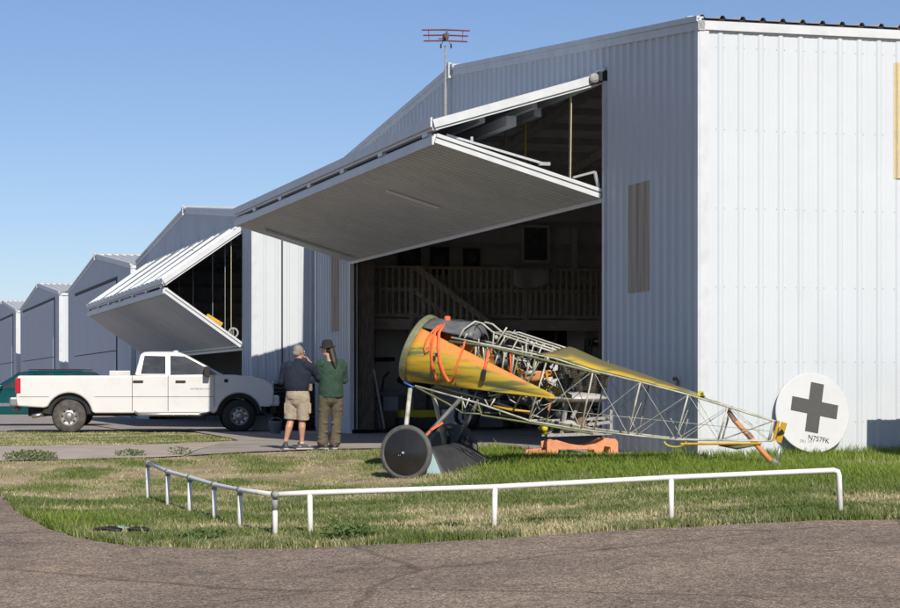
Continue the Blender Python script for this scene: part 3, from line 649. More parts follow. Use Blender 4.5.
mb = MB(); mb.lathe([(.001, -.12), (.05, -.12), (.06, 0), (.14, .0), (.14, .03)], RC + RN * -.02, RN, 20); mb.build('engine_mount', 'darkgrey', pl)
APEX = Vector((1.97, -.365, 1.157))
for sg in (-1, 1):
    a0, a1 = -74, 42
    def pf(u, v, sg=sg):
        a = a0 + (a1 - a0) * v; p = ringp(a, RR - .004, .06, sg); q = Vector((APEX.x, sg * .372, APEX.z + (v - .5) * .05))
        # top edge bulges a little, flattening towards the tail
        m_ = p.lerp(q, u); flat = min(1.0, u * 1.6); m_.y = m_.y * (1 - flat * .0) if abs(m_.y) > .37 else m_.y * (1 - flat) + sg * .375 * flat
        return m_
    mb = MB(); mb.grid(pf, 28, 22)
    o = mb.build('side_panel', 'ply', pl, smooth=True, solid=.008)
    ca = o.data.color_attributes.new('Col', 'FLOAT_COLOR', 'POINT')
    for i in range(29):
        for j in range(23):
            v = j / 22; f = max(0.0, min(1.0, (v - .72) / .14)) * (1.0 if i < 21 else max(0, (24 - i) / 4))
            ca.data[i * 23 + j].color = (f, f, f, 1)
mb = MB()
def deck(u, v):
    a = 44 + (180 - 88) * v; p = ringp(a, RR - .006, .06); th = R(10 + 160 * v)
    q = Vector((.74, -.30 * math.cos(th), 1.93 + .26 * math.sin(th))); return p.lerp(q, u)
mb.grid(deck, 10, 16); mb.build('top_deck', 'gunmetal', pl, smooth=True, solid=.006)
mb = MB(); mb.grid(lambda u, v: Vector((.745 + .05 * u * (2 - u), -(.30 - .12 * u) * math.cos(R(10 + 160 * v)), 1.92 + (.25 - .12 * u) * math.sin(R(10 + 160 * v)))), 5, 14); mb.build('windscreen_dome', 'gunmetal', pl, smooth=True)
mb = MB(); mb.lathe([(.001, 0), (.045, 0), (.045, .06), (.03, .075), (.001, .075)], (.26, -.05, 2.22), (0, 0, 1), 12); mb.build('filler_cap', 'orange', pl)
mb = MB(); mb.box((.40, -.02, 2.21), (.16, .12, .07)); mb.tube([(.3, .1, 2.22), (.6, .1, 2.19)], .03, 8); mb.build('gun_mount', 'darkgrey', pl)
mb = MB(); mb.lathe([(.001, 0), (.012, 0), (.03, .012), (.001, .014)], (.27, -.46, 1.74), (0, -1, 0), 10); mb.box((.24, -.49, 1.70), (.04, .01, .06)); mb.build('panel_hole', 'black', pl)
# orange lashings over the nose, lying on the panel
def onp(x, z, o=.018):
    best = None
    for v in np.linspace(0, 1, 41):
        a = -74 + 116 * v; p = ringp(a, RR - .004, .06, -1); q = Vector((APEX.x, -.372, APEX.z)); u = max(0, min(1, (x - p.x) / (q.x - p.x))); m_ = p.lerp(q, u)
        if abs(m_.y) < .37: m_.y = m_.y * (1 - min(1, u * 1.6)) - .375 * min(1, u * 1.6)
        if best is None or abs(m_.z - z) < best[0]: best = (abs(m_.z - z), m_.y)
    return (x, best[1] - o, z)
def lash(pts, w=.030, m_='orange', name='lashing_strap'):
    mb = MB(); mb.tube([onp(*p) if len(p) == 2 else p for p in pts], [(w * .8, .010)] * len(pts), 8); return mb.build(name, m_, pl, smooth=True)
lash([(.22, -.28, 2.16), (.16, 2.06), (.11, 1.95), (.09, 1.83), (.11, 1.76), (.16, 1.80), (.17, 1.95), (.2, 2.05)])
lash([(.25, -.25, 2.17), (.21, 2.06), (.20, 1.9), (.20, 1.75), (.20, 1.60), (.19, 1.50)])
lash([(.28, -.22, 2.18), (.27, 2.05), (.29, 1.85), (.32, 1.65), (.36, 1.48), (.41, 1.37), (.47, 1.38), (.55, 1.5), (.60, 1.68), (.64, 1.84), (.66, -.38, 1.93)])
lash([(.2, 1.50), (.21, 1.42), (.21, 1.36)])
lash([(1.0, -.36, 1.80), (1.0, 1.72), (.985, 1.6), (.97, 1.53)])
for x, z in ((.19, 1.475), (.965, 1.46)):
    p = onp(x, z, .03); mb = MB(); mb.box(p, (.065, .035, .15), Matrix.Rotation(R(8), 3, 'Y')); mb.build('strap_buckle', 'black', pl, bevel=.01)
# turtledeck behind the cockpit
mb = MB()
def td(u, v):
    x = 1.72 + 2.24 * u; h = interp(x, [(1.72, .0), (2.08, .19), (2.6, .13), (3.96, .02)]); th = math.pi * v; w = hw_(x) + .012
    tri = 1 - abs(2 * v - 1); return Vector((x, -w * math.cos(th), zt(x) + .02 + h * (tri * .65 + .35 * math.sin(th))))
mb.grid(td, 26, 16); o = mb.build('turtledeck', 'ply2', pl, smooth=True, solid=.006)
ca = o.data.color_attributes.new('Col', 'FLOAT_COLOR', 'POINT')
for i in range(27):
    for j in range(17):
        v = abs(j / 16 - .5) * 2; f = max(0, min(1, (.78 - v) / .3 + (.6 if i < 5 else 0))); ca.data[i * 17 + j].color = (f, f, f, 1)
mb = MB(); mb.tube([(3.93, -.14, 1.16), (3.93, -.08, 1.22), (3.93, .08, 1.22), (3.93, .14, 1.16)], .022, 6); mb.build('deck_edge', 'yellow_green', pl)
# seat
mb = MB(); mb.grid(lambda u, v: Vector((1.36 + .50 * u, -.20 + .40 * v, 1.33 + .20 * u + .05 * math.sin(math.pi * u) - .06 * math.sin(math.pi * v))), 10, 8); mb.build('seat', 'orange_wood', pl, smooth=True, solid=.03)
mb = MB(); mb.tube([(1.50, -.26, 1.48), (1.66, -.27, 1.50)], .032, 10); mb.build('cushion_band', 'cowl', pl, smooth=True)
mb = MB(); mb.grid(lambda u, v: Vector((1.42 + .46 * u, -.24 - .02 * math.sin(math.pi * u), 1.42 + .14 * math.sin(math.pi * u) * (v - .5) + .05 * u)), 12, 4); mb.build('seat_side', 'orange_wood', pl, smooth=True, solid=.02)
mb = MB(); mb.tube([(1.05, -.3, 1.03), (1.3, -.3, .98), (1.62, -.3, .95)], [.012, .02, .012], 8); mb.build('floor_batten', 'yellow', pl, smooth=True)
# landing gear
mb = MB()
for sg in (-1, 1):
    mb.tube([(-.16, sg * .40, 1.27), (-.10, sg * .78, .40)], [(.032, .032)] * 2, 10)
mb.split('front_strut', 'silver_tube', pl, smooth=True)
for sg in (-1, 1):
    mb = MB(); mb.tube([(.58, sg * .37, 1.12), (.02, sg * .78, .40)], .030, 10); mb.build('rear_strut', 'gunmetal', pl, smooth=True)
mb = MB(); mb.beam((.11, -.73, .52), (.27, -.62, .72), .06, .02); mb.beam((.25, -.63, .70), (.40, -.56, .80), .10, .03); mb.build('warning_ribbon', 'orange', pl)
mb = MB(); mb.tube([(-.02, -.98, .385), (-.02, .98, .385)], .03, 10); mb.build('axle', 'darkgrey', pl)
for sg in (-1, 1):
    w = MB(); prf_ = []
    for k in range(13): a = math.pi * 2 * k / 12; prf_.append((.345 + .042 * math.cos(a), .042 * math.sin(a)))
    w.lathe(prf_, (-.02, sg * .87, .385), (0, 1, 0), 48); wt = w.build('wheel', 'wheel_tyre', pl, smooth=True)
    c = MB(); c.lathe([(.318, .035), (.2, .07), (.09, .098), (.05, .105), (.001, .106)], (-.02, sg * .87, .385), (0, sg, 0), 48); c.lathe([(.318, .035), (.2, .055), (.001, .075)], (-.02, sg * .87, .385), (0, -sg, 0), 40)
    c.build('wheel_cover', 'wheel_cover', wt, smooth=True)
    c = MB(); c.lathe([(.001, .0), (.022, .0), (.018, .03), (.001, .032)], (-.02, sg * (.87 + .104), .385), (0, sg, 0), 12)
    for ox in (-.07, -.045): c.ell((-.02 + ox, sg * (.87 + .1), .35), .008, 6, 4)
    c.build('hub_cap', 'galv', wt, smooth=True)
AW = [Vector((.15, -.66, .42)), Vector((.43, -.66, .075)), Vector((.86, .62, .125)), Vector((.05, .62, .47))]   # fairing between the wheels, trailing edge dropped
def awf(u, v):
    p = AW[0].lerp(AW[3], v).lerp(AW[1].lerp(AW[2], v), u); return p + Vector((.05, 0, .09)) * math.sin(math.pi * u ** .6) * (1 - u * .5)
mb = MB(); mb.grid(awf, 14, 10); mb.build('axle_wing', 'axle_wing', pl, smooth=True, solid=.02)
mb = MB(); q_ = [awf(u / 10, 0) for u in range(11)]; mb.prism([(p.x, p.z - .004) for p in q_] + [(.16, .10)], lambda x, z: (x, -.672, z), lambda x, z: (x, -.662, z)); mb.build('wing_rib', 'pale_blue', pl)
# tail: sternpost, tail skid, rod and hoop
mb = MB(); mb.tube([(4.93, 0, .575), (5.0, 0, .84)], .02, 8); mb.beam((5.0, 0, .56), (5.075, 0, .82), .03, .075, up=(1, 0, 0)); mb.build('sternpost', 'yellow', pl)
mb = MB(); mb.beam((5.02, -.01, .68), (5.07, -.01, .70), .05, .05); mb.tube([(5.0, -.02, .66), (5.06, -.02, .72)], .02, 6); mb.build('hinge_lashing', 'black', pl)
sk = [(4.31, .97), (4.40, .85), (4.60, .64), (4.75, .47), (4.95, .25)]
mb = MB(); mb.tube([(x, -.02, z) for x, z in sk], [.024, .034, .036, .036, .036], 10); tsk = mb.build('tail_skid', 'orange_wood', pl, smooth=True)
mb = MB(); mb.tube([(4.30, -.02, 1.0), (4.42, -.02, .83)], [.03, .036], 8); mb.tube([(4.58, -.02, .67), (4.64, -.02, .60)], .042, 8); mb.split('skid_binding', 'rust', tsk)
mb = MB(); mb.tube([(4.91, -.02, .31), (4.98, -.02, .25), (5.05, -.02, .21), (5.10, -.02, .19)], [.042, .058, .06, .04], 10); mb.tube([(4.98, -.02, .28), (5.02, -.02, .50)], .02, 8); mb.ell((5.07, -.02, .20), .062, 10, 6); mb.build('skid_shoe', 'galv', tsk, smooth=True)
mb = MB(); mb.tube([(3.70, -.16, .525), (4.78, -.05, .54)], .017, 8); mb.build('tail_rod', 'yellow', pl)
mb = MB(); mb.tube([(4.2 + .24 * i, -.05, .52 - .03 * math.sin(math.pi * i / 2)) for i in range(3)], [.02, .035, .02], 8); mb.build('rod_fairing', 'olive_tube', pl, smooth=True)
mb = MB(); mb.tube([(3.62 + .15 * math.cos(R(a)), -.16, .56 - .075 * math.sin(R(a))) for a in range(0, 181, 15)], .011, 6); mb.build('lifting_loop', 'yellow_green', pl)
mb = MB(); mb.tube([(-.27, -.37, 1.36), (-.12, -.37, 1.29)], .013, 8); mb.build('blue_hose', mat('blue hose', (.02, .12, .45), .5), pl, smooth=True)

# ------------------------------------------------------------------ engine on its orange stand, by the door jamb
en = thing('engine', 'radial engine with a white sheet-metal tray mounted upright on a steel frame behind the fuselage', 'engine', (1.935, 32.3, G(1.935, 32.3) + .285), R(8))
mb = MB()
for a, b in (((-.52, -.2, .04), (.46, -.2, .07)), ((-.52, .25, .04), (.46, .25, .07)), ((-.45, -.2, .05), (-.45, .25, .05)), ((.4, -.2, .07), (.4, .25, .07)), ((-.3, -.2, .06), (-.22, -.15, .5)), ((.45, -.2, .1), (.45, -.2, .42)), ((-.5, 0, .25), (.5, 0, .3)), ((.1, -.2, .2), (.46, -.2, .24)), ((-.42, .2, .06), (-.1, .1, .55)), ((.4, .2, .06), (.15, .1, .5)), ((-.15, -.22, .3), (-.02, -.2, .56))): mb.beam(a, b, .045, .045)
mb.build('steel_frame', 'fitting', en)
mb = MB(); mb.lathe([(.10, .05), (.10, .16), (.085, .3), (.13, .5), (.16, .58)], (.03, 0, 0), (0, 0, 1), 20); mb.build('pedestal', 'rust', en, smooth=True)
mb = MB(); mb.lathe([(.001, .56), (.40, .54), (.47, .585), (.47, .60), (.36, .655), (.2, .68), (.001, .69)], (-.04, 0, 0), (0, 0, 1), 36); mb.build('tray', 'cowl', en, smooth=True)
mb = MB(); mb.lathe([(.001, .68), (.15, .68), (.17, .75), (.15, .92), (.10, 1.0), (.05, 1.04), (.07, 1.2), (.001, 1.2)], (.12, 0, 0), (0, 0, 1), 24); mb.build('crankcase', 'engine', en, smooth=True)
for k in range(7):
    a = 2 * math.pi * k / 7 + .2; dx, dy = math.cos(a), math.sin(a); mb = MB()
    prf_ = []
    for j in range(11): z = .02 + j * .028; prf_ += [(.066, z), (.066, z + .009), (.048, z + .011), (.048, z + .026)]
    prf_ += [(.05, .34), (.001, .35)]
    mb.lathe(prf_, (.12 + dx * .26, dy * .26, .76), (dx * .22, dy * .28, 1), 14); mb.tube([(.12 + dx * .30, dy * .30, .72), (.12 + dx * .40, dy * .40, 1.0), (.12 + dx * .36, dy * .36, 1.16)], .013, 6)
    mb.build('cylinder', 'engine', en)
mb = MB(); mb.grid(lambda u, v: Vector((-.70 + .36 * u, -.12 + .03 * math.sin(3 * u), .62 + .42 * v * (.55 + .6 * u) + .08 * u)), 8, 8); mb.build('baffle_plate', 'cowl', en, smooth=True, solid=.012)
mb = MB(); mb.ell((-.20, -.2, .18), (.14, .1, .09)); mb.build('oil_pan', 'beige', en, smooth=True)
mb = MB(); mb.tube([(-.62, -.1, .14), (-.56, -.2, .20), (-.55, -.2, .06)], .03, 8); mb.ell((-.56, -.22, .14), .05); mb.build('drain_valve', 'yellow_green', en, smooth=True)
st = thing('engine_stand', 'orange painted timber pallet stand with stub legs under the engine', 'stand', (1.935, 32.3, G(1.935, 32.3)), R(8))
for y in (-.26, .22):
    mb = MB(); pts = [(-.54, .05), (-.54, .21), (-.40, .235), (-.2, .19), (0, .165), (.2, .19), (.36, .25), (.50, .245), (.54, .21), (.54, .05), (.42, .05), (.43, .05), (.42, .15), (.33, .16), (.30, .05), (.20, .05), (.17, .125), (-.36, .125), (-.39, .05)]
    mb.prism(pts, lambda x, z, y=y: (x, y - .03, (z - .05) * 1.3 + .02), lambda x, z, y=y: (x, y + .03, (z - .05) * 1.3 + .02)); mb.build('side_rail', 'salmon', st, bevel=.004)
for x in (-.44, .0, .46):
    mb = MB(); mb.box((x, -.02, .15), (.1, .42, .05)); mb.build('cross_bar', 'salmon', st, bevel=.006)
mb = MB(); mb.beam((-.85, -.12, .05), (-.42, -.2, .1), .1, .045); mb.beam((-.8, .1, .08), (-.42, .1, .13), .1, .045); mb.build('outrigger', 'salmon', st)

# ------------------------------------------------------------------ rudder leaning on the sunlit wall
rp = HW(0, -1.66); q = rp - d2 * .20
ru = thing('rudder', 'round white aircraft rudder with a dark cross leaning on the sunlit wall', 'rudder', (q.x, q.y, G(q.x, q.y) + .09), R(15.7))
ru.rotation_euler = (R(-7.5), 0, R(15.7)); ru.scale = (.97, .97, .97)
mb = MB(); V = []
pts = [(.575 * math.cos(R(a)) * (1.0 + (.03 if math.cos(R(a)) < 0 else 0)), .585 + .585 * math.sin(R(a))) for a in range(0, 360, 6)]
mb.prism(pts, lambda x, z: (x, -.016, z), lambda x, z: (x, .016, z)); mb.build('rudder_panel', 'rudder', ru, bevel=.012, seg=3)
Rz = Matrix.Rotation(R(-11), 2); arms = []
ww, ll = .103, .365
cr = [(-ww, ll), (ww, ll), (ww, ww), (ll, ww), (ll, -ww), (ww, -ww), (ww, -ll), (-ww, -ll), (-ww, -ww), (-ll, -ww), (-ll, ww), (-ww, ww)]
cr = [Rz @ Vector(p) for p in cr]
mb = MB(); mb.prism([(p.x + .02, p.y + .66) for p in cr], lambda x, z: (x, -.0225, z), lambda x, z: (x, -.018, z)); mb.build('cross', 'cross', ru)
def text(body, size, name, m_, parent, loc, rot, sx=1.0):
    cu = bpy.data.curves.new(name, 'FONT'); cu.body = body; cu.size = size; cu.align_x = 'CENTER'; cu.extrude = .001
    to = bpy.data.objects.new('tmp_text', cu); COL.objects.link(to); dg = bpy.context.evaluated_depsgraph_get()
    me = bpy.data.meshes.new_from_object(to.evaluated_get(dg)); bpy.data.objects.remove(to); o = bpy.data.objects.new(name, me); COL.objects.link(o)
    me.materials.clear(); me.materials.append(M[m_]); o.parent = parent; o.location = loc; o.rotation_euler = rot; o.scale = (sx, 1, 1); return o
text('N757FK', .105, 'registration', 'black', ru, (.05, -.0205, .165), (R(90), R(11), 0), .95)
text('DR.I  1917', .055, 'small_lettering', 'fitting', ru, (-.13, -.0205, .15), (R(90), R(5), 0), .95)

# ------------------------------------------------------------------ white pipe barrier
fb = thing('pipe_barrier', 'low white pipe rail on short posts along the edge of the tarmac', 'barrier', (-1.71, 21.0, G(-1.71, 21.0)))
O = Vector(fb.location)
LP = [(-1.71, 21.0, -.062), (-1.37, 21.0, -.045), (.44, 21.0, .013), (2.16, 21.0, .105), (3.80, 21.0, .175)]
RP = [(-1.71, 21.0, -.062), (-2.18, 22.33, -.079), (-2.57, 23.44, -.074), (-2.97, 24.55, -.042), (-3.37, 25.69, -.018), (-3.77, 26.81, .045)]
def rel(p, dz=0): return Vector(p) - O + Vector((0, 0, dz))
mb = MB(); pts = [rel(p) for p in LP]; e = pts[-1]; pts = pts[:-1] + [e + Vector((-.05, 0, 0)), e + Vector((-.012, 0, -.012)), e + Vector((0, 0, -.05)), Vector((e.x + .02, e.y, G(3.8, 21) - O.z - .1))]
mb.tube(pts, .027, 12); mb.build('long_rail', 'pvc', fb, smooth=True)
mb = MB(); mb.tube([rel(p) for p in RP], .024, 12); mb.build('short_rail', 'pvc', fb, smooth=True)
for i, p in enumerate(LP[:-1] + RP[1:]):
    x, y, z = p; g = G(x, y); mb = MB(); ln = random.uniform(-.012, .012); mb.tube([(x - O.x + ln, y - O.y, g - O.z - .1), (x - O.x, y - O.y, z - O.z - (0 if i < 4 else .0))], .026, 12); po = mb.build('post', 'pvc', fb, smooth=True)
    mb = MB(); dd = Vector((1, 0, 0)) if 0 < i < 4 else Vector((-.31, .95, 0)).normalized(); c_ = rel(p)
    if i in (0, 4, 5, 6, 7, 8):
        mb.tube([c_ - Vector((0, 0, .055 if i else .15)), c_ - Vector((0, 0, .01))], .0305, 12); mb.tube([c_ - dd * .06, c_ + dd * (.06 if i < 8 else .03)], .0305, 12); mb.ell(c_, .0335, 12, 8); mb.build('fitting', 'fitting' if i else 'fitting', po, smooth=True)

# ------------------------------------------------------------------ vehicles
def wheel(parent, c, r, w, side, tm='tyre', rimr=.56, holes=8):
    c = Vector(c); mb = MB(); pr = [(r * rimr, -w / 2), (r * .86, -w / 2), (r * .95, -w * .42), (r, -w * .3)]
    for k in range(5): a = -w * .3 + w * .6 * k / 5; pr += [(r, a), (r, a + w * .07), (r * .975, a + w * .08), (r * .975, a + w * .11)]
    pr += [(r, w * .3), (r * .95, w * .42), (r * .86, w / 2), (r * rimr, w / 2)]
    mb.lathe(pr, c, (0, side, 0), 40); t = mb.build('wheel', tm, parent, smooth=True)
    mb = MB(); mb.lathe([(r * rimr, w * .5), (r * rimr * .92, w * .42), (r * rimr * .85, w * .28), (r * rimr * .55, w * .30), (r * .22, w * .36), (r * .2, w * .48), (r * .1, w * .52), (.001, w * .52)], c, (0, side, 0), 32); rm = mb.build('rim', 'rim', t, smooth=True)
    mb = MB()
    for k in range(holes): a = 2 * math.pi * k / holes; mb.lathe([(.001, 0), (.026, 0), (.026, .006), (.001, .006)], c + Vector((math.cos(a) * r * rimr * .70, side * w * .292, math.sin(a) * r * rimr * .70)), (0, side, 0), 10)
    mb.split('rim_hole', 'black', rm); mb = MB(); mb.lathe([(.001, -w * .1), (r * rimr, -w * .1)], c, (0, side, 0), 24); mb.build('brake_drum', 'black', rm)
    return t
def arc(cx_, cz, r, a0, a1, n=12): return [(cx_ + r * math.cos(R(a0 + (a1 - a0) * i / n)), cz + r * math.sin(R(a0 + (a1 - a0) * i / n))) for i in range(n + 1)]

tk = thing('pickup_truck', 'white crew-cab pickup parked on the grass strip under the raised door', 'pickup truck', (-7.24, 53.6, -.12), R(8.5)); tk.scale = (1.03, 1.03, 1.03)
HWT = .98
out = [(-3.33, .64), (-3.36, .80), (-3.34, 1.33), (-3.28, 1.36), (-.66, 1.365), (1.38, 1.395), (1.75, 1.385), (2.15, 1.345), (2.48, 1.265), (2.66, 1.15), (2.70, 1.0), (2.69, .72), (2.62, .62)] + arc(1.87, .42, .53, 22, 168)[0:] + [(1.30, .47), (-1.52, .47)] + arc(-2.13, .42, .54, 8, 158) + [(-2.72, .60)]
mb = MB(); mb.prism(out, lambda x, z: (x, -HWT, z), lambda x, z: (x, HWT, z))
tb = mb.build('body', 'carwhite', tk, bevel=.035, seg=3)
# cab with glass set into slanted sides
CB = dict(x0=-.60, x1=1.54, zb=1.37, yb=.93); CR = dict(x0=-.42, x1=.56, zr=1.915, yr=.73)
mb = MB()
rows = [(CB['x0'], CB['x1'], 1.36, .945), (-.46, .60, 1.87, .765), (-.38, .46, 1.925, .69), (-.2, .34, 1.945, .5)]
V = [];
for x0, x1, z, y in rows: V += [(x0, -y, z), (x1, -y, z), (x1, y, z), (x0, y, z)]
F = [(i * 4 + k, i * 4 + (k + 1) % 4, i * 4 + 4 + (k + 1) % 4, i * 4 + 4 + k) for i in range(3) for k in range(4)] + [(12, 13, 14, 15)]
mb.add(V, F).build('cab', 'carwhite', tk, bevel=.03, seg=3)
def side_y(z): return interp(z, [(1.36, .945), (1.87, .765)])
def sidewin(poly, sg, name='side_window', m_='glass', o=.006, parent=None):
    mb = MB(); n_ = len(poly)
    # subdivided fan so the pane follows the bent side
    P = []
    for (x, z) in poly: P.append((x, z))
    def place(x, z, oo): return (x, sg * (side_y(z) + oo), z)
    zs = sorted(set([p[1] for p in poly] + [1.62]));
    mb.prism(poly, lambda x, z: place(x, z, o), lambda x, z: place(x, z, o - .02)); return mb.build(name, m_, parent or tk)
for sg in (-1, 1):
    sidewin([(-.46, 1.40), (.13, 1.40), (.13, 1.83), (-.37, 1.84)], sg)
    sidewin([(.24, 1.39), (1.36, 1.39), (1.08, 1.56), (.58, 1.83), (.24, 1.84)], sg)
mb = MB(); mb.add([(1.49, -.80, 1.40), (1.49, .80, 1.40), (.68, .64, 1.84), (.68, -.64, 1.84)], [(0, 1, 2, 3)]); o = mb.build('windscreen', 'glass', tk); o.location = (.012, 0, .012)
mb = MB(); mb.add([(-.60, -.72, 1.42), (-.60, .72, 1.42), (-.455, .62, 1.84), (-.455, -.62, 1.84)], [(3, 2, 1, 0)]); o = mb.build('rear_window', 'glass', tk); o.location = (-.012, 0, 0)
sm_ = MB()
for x, z0, z1 in ((-.655, .52, 1.36), (.185, .52, 1.37), (1.28, .62, 1.38)):
    for sg in (-1, 1): sm_.beam((x, sg * (HWT + .001), z0), (x, sg * (HWT + .001), z1), .014, .004, up=(0, 1, 0))
for sg in (-1, 1):
    sm_.beam((-3.3, sg * (HWT + .001), .86), (-2.6, sg * (HWT + .001), .86), .004, .01); sm_.beam((-1.55, sg * (HWT + .001), .86), (1.28, sg * (HWT + .001), .86), .004, .01)
    sm_.beam((-.66, sg * .945, 1.372), (1.33, sg * .94, 1.385), .012, .02)
sm_.split('door_seam', 'darkgrey', tk)
for x in (-.02, .98) :
    for sg in (-1, 1): mb = MB(); mb.box((x - .5 + (.0), sg * (HWT + .012), 1.22), (.24, .03, .055)); mb.build('door_handle', 'black', tk, bevel=.01)
for sg in (-1, 1):
    mb = MB(); mb.box((1.10, sg * 1.10, 1.46), (.14, .22, .24)); mb.tube([(1.08, sg * .93, 1.42), (1.04, sg * 1.05, 1.43)], .03, 6); mb.build('mirror', 'black', tk, bevel=.03)
    mb = MB(); mb.box((-3.315, sg * .955, 1.12), (.13, .07, .37)); mb.build('tail_lamp', 'red_lens', tk, bevel=.02)
    mb = MB(); mb.box((2.55, sg * .865, 1.05), (.26, .12, .19), Matrix.Rotation(R(-12 * sg), 3, 'Z')); mb.build('headlight', 'amber', tk, bevel=.03)
    mb = MB(); mb.box((1.56, sg * (HWT + .004), 1.24), (.09, .012, .08)); mb.build('fender_badge', 'black', tk)
    mb = MB(); mb.tube([(-.6, sg * .99, .50), (-.5, sg * 1.05, .44), (.9, sg * 1.05, .44), (1.2, sg * .97, .48)], .038, 10); mb.build('side_step', 'chrome', tk, smooth=True)
mb = MB(); mb.box((-3.42, 0, .74), (.20, 1.86, .22)); mb.box((-3.38, 0, .56), (.16, 1.0, .1)); mb.build('rear_bumper', 'bumper', tk, bevel=.04)
mb = MB(); mb.box((2.72, 0, .76), (.24, 1.80, .26)); mb.build('front_bumper', 'carwhite', tk, bevel=.05)
mb = MB(); mb.box((2.70, 0, .55), (.16, 1.6, .20)); mb.build('air_dam', 'black', tk, bevel=.03)
mb = MB(); mb.box((2.70, 0, 1.05), (.05, 1.3, .34)); mb.build('grille', 'chrome', tk, bevel=.03)
mb = MB(); mb.box((-.3, 0, .50), (5.6, .9, .2)); mb.box((-2.13, 0, .42), (.16, 1.5, .16)); mb.box((1.87, 0, .42), (.16, 1.5, .16)); mb.box((1.0, 0, .55), (1.2, 1.2, .2)); mb.build('chassis', 'black', tk)
mb = MB()
for cx_ in (-2.13, 1.87):
    for sg in (-1, 1): mb.tube([(cx_ + .52 * math.cos(R(a)), sg * .88, .42 + .52 * math.sin(R(a))) for a in range(5, 176, 10)], [(.10, .012)] * 18, 6)
mb.split('wheel_well', 'black', tk)
mb = MB()
for cx_, rr in ((-2.13, .545), (1.87, .535)):
    mb.tube([(cx_ + rr * math.cos(R(a)), -HWT + .005, .42 + rr * math.sin(R(a))) for a in range(12, 165, 9)], .014, 6)
mb.split('arch_lip', 'fitting', tk)
mb = MB(); mb.tube([(-2.5, -.62, .48), (-2.75, -.80, .44), (-2.98, -.93, .40)], .055, 12); mb.build('exhaust_pipe', 'chrome', tk, smooth=True)
mb = MB(); mb.box((-.95, 0, 1.42), (.5, 1.5, .12)); mb.build('tool_box', 'cowl', tk, bevel=.02)
for y in (-.5, -.25, 0, .25, .5): mb = MB(); mb.ell((.38, y, 1.945), (.07, .04, .025), 8, 6); mb.build('roof_light', 'trim', tk, smooth=True)
for x in (-2.13, 1.87):
    for sg in (-1, 1): wheel(tk, (x, sg * .86, .40), .40, .27, sg, 'tyre' if x < 0 else 'tyre_front')
text('RAM 2500 HEAVY DUTY', .05, 'door_badge', 'darkgrey', tk, (.95, -HWT - .002, 1.03), (R(90), 0, 0), .9)
mb = MB(); mb.tube([(1.45, .75, 1.39), (1.42, .75, 1.48)], .006, 6); mb.build('aerial', 'black', tk)

sv_ = thing('station_wagon', 'teal four-door wagon parked behind the pickup by the low hangars', 'car', (-12.3, 62.5, -.12), R(180 - 4))
out = [(-2.35, .50), (-2.40, .75), (-2.34, 1.06), (.75, 1.06), (1.5, 1.02), (2.05, .93), (2.25, .80), (2.28, .5), (2.2, .38)] + arc(1.42, .36, .43, 10, 170) + [(.95, .34), (-.95, .34)] + arc(-1.42, .36, .43, 10, 170) + [(-1.9, .40)]
mb = MB(); mb.prism(out, lambda x, z: (x, -.87, z), lambda x, z: (x, .87, z)); mb.build('body', 'teal', sv_, bevel=.05, seg=3)
rows = [(-2.32, .78, 1.05, .84), (-2.05, .25, 1.42, .74), (-1.90, -.02, 1.56, .66), (-1.7, -.25, 1.60, .5)]
V = []
for x0, x1, z, y in rows: V += [(x0, -y, z), (x1, -y, z), (x1, y, z), (x0, y, z)]
F = [(i * 4 + k, i * 4 + (k + 1) % 4, i * 4 + 4 + (k + 1) % 4, i * 4 + 4 + k) for i in range(3) for k in range(4)] + [(12, 13, 14, 15)]
mb = MB(); mb.add(V, F).build('roof', 'teal', sv_, bevel=.03)
def sy2(z): return interp(z, [(1.05, .84), (1.42, .74), (1.56, .66)])
for poly in ([(-2.22, 1.09), (-1.20, 1.09), (-1.20, 1.42), (-1.25, 1.52), (-1.93, 1.52), (-2.0, 1.42)], [(-1.02, 1.09), (-.38, 1.09), (-.38, 1.42), (-.40, 1.52), (-.98, 1.52), (-1.02, 1.42)], [(-.26, 1.09), (.62, 1.09), (.22, 1.42), (.05, 1.52), (-.26, 1.52), (-.26, 1.42)]):
    for sg in (-1, 1):
        mb = MB(); mb.prism(poly, lambda x, z: (x, sg * (sy2(z) + .006), z), lambda x, z: (x, sg * (sy2(z) - .015), z)); mb.build('side_window', 'glass', sv_)
mb = MB(); mb.add([(.79, -.74, 1.07), (.79, .74, 1.07), (.05, .6, 1.54), (.05, -.6, 1.54)], [(0, 1, 2, 3)]); o = mb.build('windscreen', 'glass', sv_); o.location = (.015, 0, .01)
for x in (-1.42, 1.42):
    for sg in (-1, 1): wheel(sv_, (x, sg * .76, .34), .34, .22, sg, 'tyre_front')
mb = MB(); mb.box((2.27, 0, .56), (.16, 1.7, .18)); mb.build('front_bumper', 'chrome', sv_, bevel=.04); mb = MB(); mb.box((-2.38, 0, .56), (.16, 1.7, .18)); mb.build('rear_bumper', 'chrome', sv_, bevel=.04)
for sg in (-1, 1):
    mb = MB(); mb.box((2.2, sg * .66, .78), (.12, .32, .14)); mb.build('headlight', 'amber', sv_, bevel=.03)
    mb = MB(); mb.box((.52, sg * .95, 1.12), (.1, .18, .13)); mb.build('mirror', 'teal', sv_, bevel=.03)
    mb = MB(); mb.box((.2, sg * .875, .62), (2.2, .02, .09)); mb.build('side_trim', 'chrome', sv_)
    mb = MB(); mb.beam((-1.8, sg * .55, 1.63), (-.2, sg * .55, 1.63), .04, .03); mb.build('roof_rail', 'black', sv_)

